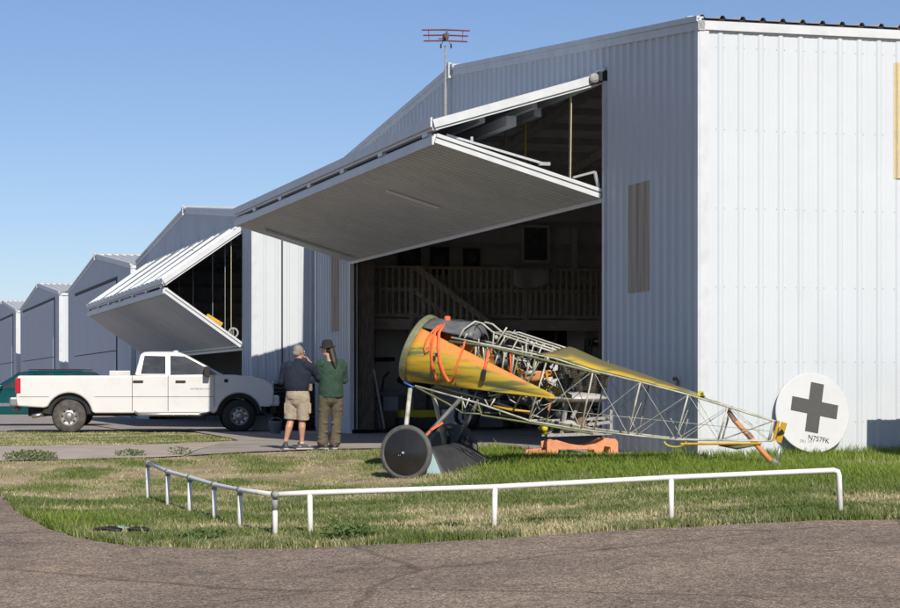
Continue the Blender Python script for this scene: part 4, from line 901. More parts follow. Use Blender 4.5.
# ------------------------------------------------------------------ the two men
def hand(mb, wrist, d, side, curl=.6, s=1.0, flip=1):
    w = Vector(wrist); d = Vector(d).normalized(); sd = Vector(side); sd = (sd - d * sd.dot(d)).normalized(); nn = d.cross(sd) * flip
    pc = w + d * .05 * s
    mb.limb([w, pc, w + d * .085 * s], [(.026, .022), (.036 * s, .018), (.036 * s, .016)], 10)
    for k, ln in enumerate((.062, .074, .070, .054)):
        b = w + d * .088 * s + sd * (.027 - .018 * k) * s; c1 = curl * (.8 + .12 * k)
        p1 = b + (d * math.cos(c1 * .5) + nn * math.sin(c1 * .5)) * ln * .45; p2 = p1 + (d * math.cos(c1 * 1.4) + nn * math.sin(c1 * 1.4)) * ln * .32; p3 = p2 + (d * math.cos(c1 * 2) + nn * math.sin(c1 * 2)) * ln * .26
        mb.limb([b, p1, p2, p3], [.0095, .009, .0082, .007], 8)
    t = w + d * .03 * s + sd * .028 * s; t1 = t + (d * .6 + sd * .8) * .035 + nn * .012; t2 = t1 + (d * .95 + sd * .2) * .032 + nn * .012
    mb.limb([t, t1, t2], [.012, .0105, .009], 8)
def head(mb, c, yaw, s=1.0):
    c = Vector(c); f = Vector((math.sin(yaw), math.cos(yaw), 0)); r = Vector((math.cos(yaw), -math.sin(yaw), 0)); Z = Vector((0, 0, 1))
    mb.ell(c + Z * .022, (.078, .078, .098)); mb.ell(c + Z * .025 - f * .03, .080); mb.ell(c - Z * .045 + f * .03, (.058, .058, .070)); mb.ell(c - Z * .085 + f * .055, (.030, .030, .026))
    mb.limb([c + f * .088 + Z * .012, c + f * .112 - Z * .022], [.010, .015], 8)                    # nose
    mb.limb([c + f * .088 - Z * .055 - r * .018, c + f * .092 - Z * .055, c + f * .088 - Z * .055 + r * .018], [.007, .009, .007], 6)   # lips
    mb.limb([c + f * .078 + Z * .030 - r * .045, c + f * .09 + Z * .034, c + f * .078 + Z * .030 + r * .045], .009 if False else [.010, .008, .010], 6)  # brow
    for sg in (-1, 1):
        e = c + r * sg * .080 - f * .008 - Z * .004; mb.ell(e + Z * .012, (.014, .020, .026)); mb.ell(e - Z * .014, (.011, .014, .014))
    return f, r
def feats(parent, c, yaw):
    c = Vector(c); f = Vector((math.sin(yaw), math.cos(yaw), 0)); r = Vector((math.cos(yaw), -math.sin(yaw), 0))
    for sg in (-1, 1):
        mb = MB(); mb.ell(c + f * .082 + r * sg * .032 + Vector((0, 0, .012)), .012, 10, 6); mb.build('eye', 'trim', parent, smooth=True)
def shoe(parent, a, ang, m1='shoe'):
    a = Vector(a); f = Vector((math.sin(ang), math.cos(ang), 0)); mb = MB()
    mb.limb([a + f * -.065 + Vector((0, 0, .045)), a + f * .05 + Vector((0, 0, .045)), a + f * .15 + Vector((0, 0, .032)), a + f * .19 + Vector((0, 0, .026))], [(.043, .045), (.048, .045), (.046, .032), (.034, .024)], 12); mb.limb([a - f * .03 + Vector((0, 0, .05)), a - f * .03 + Vector((0, 0, .10))], [.046, .044], 10)
    o = mb.build('shoe', m1, parent, remesh=.012)
    mb = MB(); mb.prism([(-.10, -.04), (.06, -.05), (.17, -.04), (.215, 0), (.17, .042), (.06, .048), (-.10, .04)], lambda x, y: a + f * x + Vector((f.y, -f.x, 0)) * y + Vector((0, 0, .001)), lambda x, y: a + f * x + Vector((f.y, -f.x, 0)) * y + Vector((0, 0, .026))); mb.build('sole', 'sole', o, bevel=.006)

# man in shorts: back to the camera, turned a little right, right hand raised to his cheek
p1 = (-2.525, 35.65)
m1 = thing('person', 'man in navy sweatshirt and khaki shorts seen from behind, hand raised to his face', 'person', (p1[0], p1[1], G(*p1) + .022), 0, 'two men talking')
ya = R(38)
B = MB()
J = dict(lh=(-.09, .03, .90), rh=(.085, -.03, .90), lk=(-.115, .03, .50), rk=(.075, .0, .50), la=(-.205, -.02, .10), ra=(.065, .02, .10))
for h_, k_, a_ in (('lh', 'lk', 'la'), ('rh', 'rk', 'ra')):
    H_, K_, A_ = Vector(J[h_]), Vector(J[k_]), Vector(J[a_]); cf = K_.lerp(A_, .32) + Vector((0, -.018, 0))
    B.limb([H_, H_.lerp(K_, .5), K_, cf, K_.lerp(A_, .75), A_], [.088, .075, .056, .060, .040, .036], 14)
    fd = Vector((-.25, 1, 0)) if h_ == 'lh' else Vector((.95, .35, 0)); fd.normalize(); B.limb([A_ - Vector((0, 0, .05)) - fd * .04, A_ - Vector((0, 0, .05)) + fd * .15], [(.035, .035), (.035, .022)], 10)
B.limb([(0, 0, .92), (0, 0, 1.06), (0, .005, 1.24), (0, .01, 1.40)], [(.165, .125), (.17, .125), (.195, .125), (.15, .09)], 18)
B.limb([(0, .01, 1.40), (.015, .03, 1.50), (.02, .035, 1.56)], [.075, .056, .058], 12)
B.limb([(-.15, .03, 1.40), (-.215, .05, 1.37), (-.265, .10, 1.12), (-.10, .30, 1.06)], [.060, .055, .045, .032], 12); hand(B, (-.10, .30, 1.06), (.9, .35, .1), (0, 0, 1))
B.limb([(.15, -.02, 1.40), (.215, -.01, 1.37), (.345, .06, 1.19), (.195, .12, 1.44)], [.060, .055, .046, .031], 12); hand(B, (.195, .12, 1.44), (-.50, .0, .85), (-.2, .95, 0), curl=.6)
hy = R(48); head(B, (.02, .045, 1.61), hy)
B1 = B.build('body', 'skin', m1, remesh=.0075); feats(m1, (.02, .045, 1.61), hy)
S = MB()
S.tube([(0, 0, .965), (0, .0, 1.04), (-.005, 0, 1.13), (0, .005, 1.26), (0, .01, 1.38), (.005, .015, 1.435)], [(.192, .155), (.215, .17), (.225, .165), (.222, .155), (.175, .115), (.085, .07)], 20)
S.limb([(-.15, .03, 1.385), (-.215, .05, 1.36), (-.27, .09, 1.13), (-.13, .27, 1.07)], [.090, .080, .066, .050], 12); S.limb([(.15, -.02, 1.385), (.215, -.01, 1.36), (.345, .06, 1.19), (.225, .108, 1.385)], [.090, .080, .066, .048], 12)
S.limb([(.0, .01, 1.42), (.01, .02, 1.465)], [.085, .072], 12)
S.build('sweatshirt', 'navy', m1, remesh=.011)
S = MB()
S.limb([(0, 0, 1.02), (0, 0, .90), (0, 0, .84)], [(.185, .145), (.20, .165), (.19, .16)], 18)
for sg, a, b in ((-1, (-.095, .03, .86), (-.125, .03, .50)), (1, (.095, -.03, .86), (.085, .0, .49))):
    S.limb([a, Vector(a).lerp(Vector(b), .5), b], [.115, .112, .108], 14, False); S.box((a[0] + sg * .115, a[1], .68), (.03, .14, .17))
S.build('shorts', 'khaki', m1, remesh=.011)
mb = MB(); mb.box((.215, -.04, 1.03), (.06, .05, .12)); mb.build('belt_pouch', 'rust', m1, bevel=.012)
f = Vector((math.sin(hy), math.cos(hy), 0)); mb = MB(); c = Vector((.02, .045, 1.61)); mb.ell(c + Vector((0, 0, .035)) - f * .022, (.090, .090, .098)); mb.ell(c - f * .045 - Vector((0, 0, .015)), (.080, .080, .060)); mb.build('hair', 'hair_grey', m1, remesh=.01)
shoe(m1, (-.205, -.01, 0), R(-15)); shoe(m1, (.065, .03, 0), R(72))
for a_, nm in ((J['la'], 0), (J['ra'], 1)): mb = MB(); mb.cyl((a_[0], a_[1], .085), (a_[0], a_[1], .125), .045, .043, 12); mb.build('sock', 'sole', m1, smooth=True)

# man in green: baggy trousers, dark hat, long hair, paper in his hand
p2 = (-1.985, 35.75)
m2 = thing('person', 'man in green shirt, baggy olive trousers and black hat with long hair, holding a paper', 'person', (p2[0], p2[1], G(*p2) + .022), 0, 'two men talking')
B = MB()
for H_, K_, A_ in (((-.085, -.02, .92), (-.11, .03, .50), (-.12, -.02, .10)), ((.085, .03, .92), (.075, .06, .50), (.045, .03, .10))):
    H_, K_, A_ = Vector(H_), Vector(K_), Vector(A_); B.limb([H_, H_.lerp(K_, .5), K_, K_.lerp(A_, .35) + Vector((0, -.015, 0)), A_], [.088, .075, .056, .056, .036], 14); fd = Vector((-.6, .8, 0)); B.limb([A_ - Vector((0, 0, .05)) - fd * .04, A_ - Vector((0, 0, .05)) + fd * .15], [(.035, .035), (.035, .022)], 10)
B.limb([(0, 0, .92), (0, 0, 1.08), (.01, 0, 1.28), (.015, .01, 1.44)], [(.16, .12), (.155, .12), (.185, .12), (.15, .09)], 18)
B.limb([(.01, .01, 1.44), (-.02, .02, 1.54), (-.045, .03, 1.60)], [.072, .054, .055], 12)
B.limb([(-.13, -.03, 1.42), (-.17, -.03, 1.39), (-.205, .02, 1.17), (-.215, .24, 1.20)], [.060, .054, .044, .031], 12); hand(B, (-.215, .24, 1.20), (-.1, .95, .25), (1, 0, .2), curl=.7)
B.limb([(.16, .05, 1.41), (.20, .06, 1.38), (.22, .16, 1.15), (-.02, .34, 1.16)], [.060, .054, .044, .031], 12); hand(B, (-.02, .34, 1.16), (-.9, .3, .1), (0, 0, 1), curl=.7)
hy2 = R(-62); hc = Vector((-.055, .035, 1.655)); head(B, hc, hy2); B.build('body', 'skin2', m2, remesh=.0075); feats(m2, hc, hy2)
S = MB()
S.tube([(.005, 0, .86), (.005, 0, .98), (.005, 0, 1.12), (.012, 0, 1.30), (.015, .01, 1.42), (.005, .012, 1.475)], [(.205, .165), (.208, .165), (.2, .155), (.212, .15), (.17, .11), (.08, .07)], 20)
S.limb([(-.13, -.03, 1.425), (-.175, -.03, 1.40), (-.21, .01, 1.17), (-.215, .20, 1.195)], [.088, .078, .066, .048], 12); S.limb([(.16, .05, 1.42), (.205, .06, 1.39), (.225, .15, 1.15), (.03, .31, 1.16)], [.088, .078, .066, .048], 12)
S.build('shirt', 'green', m2, remesh=.011)
S = MB(); S.limb([(0, 0, .98), (0, 0, .86)], [(.17, .14), (.185, .155)], 18)
for H_, K_, A_ in (((-.09, -.02, .88), (-.125, .03, .50), (-.135, -.01, .07)), ((.10, .03, .88), (.10, .06, .50), (.065, .03, .06))):
    H_, K_, A_ = Vector(H_), Vector(K_), Vector(A_)
    S.limb([H_, H_.lerp(K_, .5), K_, K_.lerp(A_, .5), A_.lerp(K_, .12), A_], [.112, .105, .092, .086, .096, .084], 14, False)
    for t in (.35, .6, .8, 1.15, 1.5, 1.72, 1.88): p = H_.lerp(K_, t) if t < 1 else K_.lerp(A_, t - 1); S.ell(p + Vector((random.uniform(-.05, .05), -.05, 0)), (.062, .055, .022), 8, 5)
S.build('trousers', 'olive', m2, remesh=.011)
mb = MB(); mb.lathe([(.001, .118), (.05, .115), (.08, .095), (.092, .055), (.096, .02), (.135, -.008), (.14, -.016), (.094, .003), (.001, .01)], hc + Vector((0, 0, .055)), (-.05, -.06, 1), 24); mb.build('hat', 'hat', m2, smooth=True)
f = Vector((math.sin(hy2), math.cos(hy2), 0)); mb = MB(); mb.ell(hc - f * .035 + Vector((0, 0, .01)), (.082, .082, .085)); mb.limb([hc - f * .075 + Vector((0, -.02, .02)), hc - f * .115 + Vector((0, -.05, -.09)), hc - f * .15 + Vector((.0, -.09, -.20)), hc - f * .165 + Vector((.0, -.10, -.30))], [(.055, .045), (.056, .04), (.05, .03), (.02, .014)], 12); mb.build('hair', 'hair_dark', m2, remesh=.01)
mb = MB(); mb.box((-.255, .33, 1.30), (.10, .012, .15), Matrix.Rotation(R(20), 3, 'Y')); pp = mb.build('paper', 'paper'); pp.location = m2.location; tag(pp, 'white paper held between the two men', 'paper')
shoe(m2, (-.12, -.01, 0), R(-40), 'darkgrey'); shoe(m2, (.045, .03, 0), R(-20), 'darkgrey')

# ------------------------------------------------------------------ inside the big hangar (local: x towards the camera, y to the right, z up)
def inside(name, label, cat, s, q, z=0, group=None):
    w = HW(s, -q, z + .025); return thing(name, label, cat, (w.x, w.y, w.z), ROT, group)
mz = inside('mezzanine', 'dark wooden loft with a slatted railing across the back of the open hangar', 'mezzanine', 22.5, 0)
mb = MB(); mb.box((-1.2, 3.6, 2.52), (2.5, 6.3, .16)); mb.box((.06, 3.6, 2.5), (.05, 6.3, .26)); mb.build('deck', 'wood', mz)
for y in (.55, 1.72, 4.6, 6.6): mb = MB(); mb.box((0, y, 1.95), (.11, .11, 3.9)); mb.build('post', 'wood', mz)
mb = MB(); mb.box((0, 3.55, 3.88), (.12, 6.2, .06)); mb.box((0, 3.55, 3.34), (.05, 6.2, .09)); mb.box((0, 3.55, 2.72), (.05, 6.2, .09)); mb.build('rail', 'wood', mz)
for k in range(38): mb = MB(); mb.box((.045, .62 + .158 * k, 3.29), (.035, .055, 1.12)); mb.build('baluster', 'wood', mz)
sc_ = inside('staircase', 'wooden staircase with slatted handrail falling to the right below the loft', 'staircase', 22.1, 0)
yz = lambda y: 2.62 - (y - 1.75) * .72
for x in (.0, -.34 + .0):
    mb = MB(); mb.beam((x, 1.75, 2.55), (x, 5.35, -.0 + .02), .05, .26); mb.build('stringer', 'wood', sc_)
mb = MB(); mb.beam((.06, 1.72, 3.85), (.06, 5.3, 1.27), .05, .14); mb.beam((.06, 1.72, 3.25), (.06, 5.3, .68), .04, .09); mb.build('handrail', 'wood', sc_)
for k in range(22): y = 1.88 + .158 * k; mb = MB(); mb.box((.09, y, yz(y) + .68), (.035, .05, 1.1)); mb.build('baluster', 'wood', sc_)
for k in range(12): y = 1.95 + .29 * k; mb = MB(); mb.box((-.17, y, yz(y) - .12), (.32, .28, .04)); mb.build('tread', 'wood', sc_)
bd = inside('wall_board', 'pale grey wall boards with one corner cut away, left under the loft', 'wall panel', 24.85, 0)
mb = MB(); mb.prism([(1.0, .75), (1.38, .75), (1.38, 2.55), (1.0, 2.55)], lambda y, z: (0, y, z), lambda y, z: (.03, y, z)); mb.prism([(1.40, .75), (2.30, .75), (2.30, 2.25), (2.08, 2.55), (1.40, 2.55)], lambda y, z: (0, y, z), lambda y, z: (.03, y, z)); mb.build('board', 'board', bd)
for lab, y0, y1, z0 in (('pale grey wall panel left of the dark banner', 4.45, 5.12, 1.6), ('pale grey wall panel right of the dark banner', 6.50, 7.05, 1.2)):
    o = inside('wall_panel', lab, 'wall panel', 24.85, (y0 + y1) / 2); mb = MB(); mb.box((0, 0, (z0 + 2.56) / 2), (.03, y1 - y0, 2.56 - z0)); mb.build('panel', 'board', o)
fl = inside('banner', 'black banner with a grey winged emblem hanging under the loft', 'banner', 24.8, 5.83)
mb = MB(); mb.box((0, 0, 2.13), (.02, 1.30, .86)); mb.build('cloth', 'black', fl)
mb = MB()
for sg in (-1, 1): mb.prism([(.05, 1.84), (.22, 1.92), (.40, 2.18), (.42, 2.44), (.31, 2.36), (.30, 2.2), (.18, 2.12), (.05, 2.12)], lambda y, z, sg=sg: (.014, sg * y, z), lambda y, z, sg=sg: (.018, sg * y, z))
mb.lathe([(.001, 0), (.13, 0), (.13, .006), (.001, .006)], (.014, 0, 2.02), (1, 0, 0), 20); mb.build('emblem', 'fitting', fl)
pf_ = inside('picture', 'framed picture on the dark wall above the loft railing', 'picture', 24.9, 5.67)
mb = MB()
for a, b, c, d_ in ((0, 4.22, .76, .07), (0, 5.13, .76, .07)): mb.box((0, a, b), (.04, c, d_))
for y in (-.35, .35): mb.box((0, y, 4.675), (.04, .07, .98))
mb.build('frame', 'board', pf_); mb = MB(); mb.box((-.01, 0, 4.675), (.02, .66, .88)); mb.build('print', 'gunmetal', pf_)
def simple(name, label, cat, s, q, z, fn, m_, part, group=None, **kw):
    o = inside(name, label, cat, s, q, z, group); mb = MB(); fn(mb); mb.build(part, m_, o, **kw); return o
simple('plank', 'pale upright plank on the wall right of the framed picture', 'plank', 24.85, 6.7, 2.62, lambda m: (m.box((0, 0, 1.9), (.06, .16, 1.15)), m.box((-.04, 0, .66), (.04, .1, 1.4))), 'board', 'board')
simple('wing_tip', 'tall pale tapered panel standing at the right end of the loft', 'panel', 23.5, 7.0, 2.62, lambda m: m.prism([(-.05, 0), (.14, 0), (.26, .9), (.22, 1.25), (.02, 1.3)], lambda y, z: (-.03, y, z), lambda y, z: (.03, y, z)), 'fitting', 'panel')
simple('draped_cover', 'grey cover draped over the loft railing', 'cover', 22.45, 4.75, 3.1, lambda m: (m.grid(lambda u, v: Vector((.10 + .05 * math.sin(9 * u) * v, -.47 + .94 * u, .80 - (.42 + .12 * math.sin(4 * u)) * v)), 16, 6)), 'fitting', 'cloth', smooth=True, solid=.01)
for k, (y, z, w, h) in enumerate(((3.1, 4.2, .5, .7), (3.95, 4.3, .45, .45), (2.3, 4.3, .6, .5))):
    o = inside('picture', ('tall dark picture left of the large framed one', 'small round-centred picture nearest the large framed one', 'wide dark picture above the stair head')[k], 'picture', 24.9, y); mb = MB(); mb.box((0, 0, z), (.03, w, h)); mb.build('frame', 'darkgrey', o); mb = MB(); mb.lathe([(.001, 0), (min(w, h) * .32, 0), (min(w, h) * .32, .006), (.001, .006)], (.018, 0, z), (1, 0, 0), 20); mb.build('print', 'gunmetal', o)
wb = inside('workbench', 'grey workbench with a lower shelf at the left of the hangar opening', 'workbench', 22.4, .6)
mb = MB(); mb.box((0, .75, .87), (.7, 1.8, .06)); mb.box((0, .75, .38), (.6, 1.7, .04)); mb.build('top', 'gunmetal', wb)
for x in (-.3, .3):
    for y in (-.1, 1.6): mb = MB(); mb.box((x, y, .42), (.07, .07, .84)); mb.build('leg', 'darkgrey', wb)
simple('wall_shelf', 'short black shelf on the pale wall boards', 'shelf', 24.75, 1.45, 1.68, lambda m: m.box((.1, 0, 0), (.25, .75, .10)), 'black', 'board')
simple('carton', 'pale blue grey carton on the lower bench shelf', 'box', 22.3, 1.1, .40, lambda m: m.box((.1, 0, .18), (.3, .36, .34)), 'blue_box', 'body')
simple('tool_chest', 'long bright yellow case below the bench, seen behind the front strut', 'case', 21.9, 1.75, .26, lambda m: m.box((0, 0, .08), (.3, .95, .17)), 'yellow_green', 'body')
simple('crate', 'dark crate under the yellow case', 'crate', 21.9, 1.75, 0, lambda m: (m.box((0, 0, .02), (.5, 1.1, .03)), m.box((0, -.5, .13), (.5, .04, .24)), m.box((0, .5, .13), (.5, .04, .24)), m.box((.23, 0, .13), (.03, 1.0, .20))), 'darkgrey', 'body')
o = inside('step_ladder', 'thin grey ladder leaning by the left door post', 'ladder', 22.0, .55); mb = MB()
for x in (0, .4): mb.beam((x, .02, 1.4), (x + .0, .28, 0), .03, .05)
mb.build('rail', 'fitting', o); mb = MB()
for k in range(5): mb.box((.2, .25 - .047 * k, .2 + .25 * k), (.4, .04, .03))
mb.build('rung', 'fitting', o)
simple('bench_grinder', 'dark bench grinder on the workbench', 'tool', 22.4, .85, .90, lambda m: (m.lathe([(.001, -.04), (.10, -.04), (.10, .04), (.001, .04)], (0, -.1, .28), (1, 0, 0), 18), m.tube([(0, -.1, 0), (0, -.1, .3)], .05, 8), m.tube([(0, .12, 0), (0, .16, .3), (0, .3, .45)], .03, 8)), 'darkgrey', 'body')
simple('spare_motorcycle_tyre', 'black motorcycle tyre lying at the end of the workbench', 'tyre', 22.3, 1.75, .93, lambda m: m.tube([(.30 * math.cos(R(a)), .34 * math.sin(R(a)), .12 + .10 * math.sin(R(a + 200))) for a in range(0, 360, 20)], .085, 10, closed=True), 'black', 'body', smooth=True)
simple('oil_can', 'small pale can on the crate near the front strut', 'can', 21.75, 1.35, .0, lambda m: m.lathe([(.001, 0), (.08, 0), (.08, .24), (.03, .3), (.03, .34), (.001, .34)], (.3, 0, .0), (0, 0, 1), 14), 'blue_box', 'body', smooth=True)
for lab, s_, q_, w, h, m_ in (('pale storage bin on the hangar floor right of the front strut', 21.6, 2.55, .5, .45, 'board'), ('blue grey storage bin on the floor behind the plane', 22.2, 3.6, .6, .7, 'blue_box'), ('tall beige cabinet behind the aircraft belly', 23.6, 4.55, .7, 1.15, 'beige'), ('white cabinet under the loft near the banner', 24.4, 3.2, .9, 1.6, 'board')):
    o = inside('storage_cabinet' if h > 1 else 'storage_bin', lab, 'cabinet' if h > 1 else 'bin', s_, q_); mb = MB(); mb.box((0, 0, h / 2), (.45, w, h)); mb.build('body', m_, o, bevel=.015); mb = MB(); mb.box((.01, 0, h + .02), (.49, w + .04, .04)); mb.build('lid', 'gunmetal', o); mb = MB(); mb.box((.24, w * .3, h * .6), (.03, .03, .14)); mb.build('handle', 'black', o)
mc = inside('motorcycle', 'dark motorcycle parked inside below the yellow nose', 'motorcycle', 20.6, 3.2)
for y in (-.62, .62): mb = MB(); mb.tube([(.0, y + .27 * math.cos(R(a)), .31 + .27 * math.sin(R(a))) for a in range(0, 360, 20)], .05, 8, closed=True); mb.build('wheel', 'black', mc, smooth=True)
mb = MB(); mb.tube([(0, -.62, .31), (0, -.4, .8), (0, -.3, .98)], .03, 8); mb.tube([(0, -.38, .75), (0, .1, .6), (0, .62, .31)], .035, 8); mb.tube([(-.35, -.25, 1.02), (0, -.32, 1.0), (.35, -.25, 1.02)], .016, 6); mb.build('frame', 'galv', mc, smooth=True)
mb = MB(); mb.ell((0, -.1, .76), (.13, .28, .13)); mb.ell((0, .0, .42), (.17, .24, .18)); mb.build('tank', 'darkgrey', mc, smooth=True); mb = MB(); mb.ell((0, .38, .72), (.13, .30, .06)); mb.build('saddle', 'black', mc, smooth=True)
sh = inside('shelf_rack', 'grey metal shelf rack of parts by the right door jamb', 'shelf', 23.0, 6.9)
mb = MB()
for z in (.3, .9, 1.5, 2.0): mb.box((0, 0, z), (.5, .95, .035))
mb.build('shelf', 'gunmetal', sh); 
for x in (-.23, .23):
    for y in (-.46, .46): mb = MB(); mb.box((x, y, 1.1), (.04, .04, 2.2)); mb.build('leg', 'gunmetal', sh)
k = 0
for z in (.32, .92, 1.52, 2.02):
    for y, lab in ((-.3, 'first'), (.02, 'middle'), (.3, 'last')):
        w, h = .2 + .06 * ((k * 7) % 3), .18 + .07 * ((k * 5) % 3); o = inside('parts_box', 'small dark box on the shelf rack by the jamb', 'box', 23.0, 6.9 + y, z, 'boxes on the shelf rack'); mb = MB(); mb.box((0, 0, h / 2), (.3, w, h)); mb.build('body', ('darkgrey', 'gunmetal', 'beige')[k % 3], o, bevel=.01); mb = MB(); mb.box((.155, 0, h * .6), (.01, w * .5, .05)); mb.build('tab', 'board', o); k += 1

# ------------------------------------------------------------------ plants
def leaves(name, m_, parent, pts, size, n, spread, up=.5):
    mb = MB()
    for (x, y, z, r, h) in pts:
        for _ in range(n):
            a = random.uniform(0, 6.28); rr = r * math.sqrt(random.random()); zz = random.random() ** .8 * h * (1 - .4 * (rr / r) ** 2)
            c = Vector((x + rr * math.cos(a), y + rr * math.sin(a), z + zz)); t = Vector((random.uniform(-1, 1), random.uniform(-1, 1), random.uniform(-.2, 1) * up + .2)).normalized(); s_ = t.orthogonal().normalized() * size * random.uniform(.25, .4); e = t * size * random.uniform(.6, 1.3)
            mb.add([c - s_ * .3, c + e * .5 - s_, c + e, c + e * .5 + s_], [(0, 1, 2, 3)])
    return mb.build(name, m_, parent)
def bush(name, label, cat, x, y, r, h, n, size, m_, group=None, stem=None):
    o = thing(name, label, cat, (x, y, G(x, y)), 0, group)
    mb = MB()
    for k in range(7): a = random.uniform(0, 6.28); mb.tube([(0, 0, -.02), (r * .3 * math.cos(a), r * .3 * math.sin(a), h * .4), (r * .7 * math.cos(a), r * .7 * math.sin(a), h * .8)], [size * .12, size * .09, size * .04], 5)
    mb.build('stem', stem or m_, o); leaves('foliage', m_, o, [(0, 0, 0, r, h)], size, n, 1); return o
ts = thing('timber_stack', 'low stack of dark weathered planks between the truck nose and the hangar corner', 'timber stack', (-3.86, 54.85, G(-3.86, 54.85) + .02), R(15.7))
mb = MB()
for r_i in range(11):
    x = -.62
    while x < .58:
        w = random.uniform(.09, .2); yo = random.uniform(-.07, .07); mb.box((x + w / 2, yo, .06 + .108 * r_i), (w - .012, .55, random.uniform(.085, .105))); x += w
mb.build('planks', 'brown_leaf', ts)
for x in (-.45, .4): mb = MB(); mb.box((x, 0, .0), (.1, .6, .06)); mb.build('bearer', 'wood_dark', ts)
mb = MB(); mb.box((.0, .0, 1.245), (1.34, .66, .03)); mb.build('top_sheet', 'fitting', ts)
for lab, x, y, r, h, n in (('broad leafed weed at the edge of the path, nearest the men', -4.30, 34.2, .20, .16, 70), ('low wide weed clump on the path edge at the far left', -6.45, 33.1, .42, .16, 500), ('small weed clump on the path edge between the other two', -5.05, 34.0, .25, .12, 150), ('bushy weed by the tarmac, right of the corner post', -.95, 20.35, .26, .17, 380), ('bushy weed at the tarmac edge left of the corner post', -2.35, 20.6, .24, .14, 260)):
    bush('weed', lab, 'weed', x, y, r, h, n, .045, 'leaf', 'weeds along the edges')
mt = thing('rubber_mat', 'crumpled black rubber strip with a pale cyan tag lying in the grass', 'debris', (-3.28, 21.25, G(-3.28, 21.25) + .04), 0)
mb = MB(); mb.grid(lambda u, v: Vector((-.24 + .27 * u, -.05 + .14 * v, .03 + .02 * math.sin(3.1 * u) + .012 * math.sin(11 * v + 5 * u))), 12, 6); mb.grid(lambda u, v: Vector((.10 + .20 * u, -.04 + .12 * v, .03 + .02 * math.sin(2.9 * u + .2) + .01 * math.sin(9 * v + 7 * u))), 12, 6); mb.build('rubber_strip', 'black', mt, smooth=True, solid=.02)
mb = MB(); mb.box((.03, 0, .055), (.06, .04, .015), Matrix.Rotation(R(12), 3, 'Y')); mb.box((.085, .0, .05), (.04, .03, .012), Matrix.Rotation(R(-18), 3, 'Z')); mb.build('tag', 'cyan', mt)
bk = thing('bucket', 'small pale bucket on the concrete in front of the truck bumper', 'bucket', (-4.10, 50.5, G(-4.1, 50.5) + .02)); mb = MB(); mb.lathe([(.001, 0), (.12, 0), (.15, .27), (.155, .27), (.155, .29), (.14, .28), (.11, .02), (.001, .02)], (0, 0, 0), (0, 0, 1), 18); mb.build('pail', 'blue_box', bk, smooth=True); mb = MB(); mb.tube([(.15 * math.cos(R(a)), 0, .28 + .1 * math.sin(R(a))) for a in range(0, 181, 20)], .006, 5); mb.build('handle', 'galv', bk)
bn = thing('shadow_bin', 'grey steel bin added out of view past the right edge to cast the low wall shadow', 'bin', (7.35, 29.2, G(7.35, 29.2)), R(15.7)); mb = MB(); mb.box((0, 0, .80), (1.8, 1.0, 1.4)); mb.build('body', 'bumper', bn, bevel=.02); mb = MB(); mb.box((0, 0, 1.53), (1.86, 1.06, .05)); mb.build('lid', 'darkgrey', bn)  # unseen bin added to shade the foot of the sunlit wall

# ------------------------------------------------------------------ grass
def vnoise(x, y, s, seed):
    r2 = np.random.default_rng(seed); g = r2.random((64, 64)); u = x / s + 100; v = y / s + 100; i = np.floor(u).astype(int); j = np.floor(v).astype(int); fu = u - i; fv = v - j; fu = fu * fu * (3 - 2 * fu); fv = fv * fv * (3 - 2 * fv)
    a = g[i % 64, j % 64]; b = g[(i + 1) % 64, j % 64]; c = g[i % 64, (j + 1) % 64]; d = g[(i + 1) % 64, (j + 1) % 64]
    return (a * (1 - fu) + b * fu) * (1 - fv) + (c * (1 - fu) + d * fu) * fv
def fbm(x, y, s, seed): return (vnoise(x, y, s, seed) + .5 * vnoise(x, y, s / 2.1, seed + 1) + .25 * vnoise(x, y, s / 4.3, seed + 2)) / 1.75
NEARP = [(-16, 30.4), (-8, 32.3), (-6.87, 32.7), (-4.68, 33.4), (-4.2, 33.8), (-3.4, 34.65), (-2.4, 35.5), (-1.76, 35.9), (-.4, 35.8), (.83, 35.5), (1.2, 33.3), (1.6, 31.9), (2.4, 31.45), (3.15, 30.85), (3.40, 30.05), (3.49, 29.95), (9, 31.5)]
def wall_y(x): return np.interp(x, [p[0] for p in NEARP], [p[1] for p in NEARP])
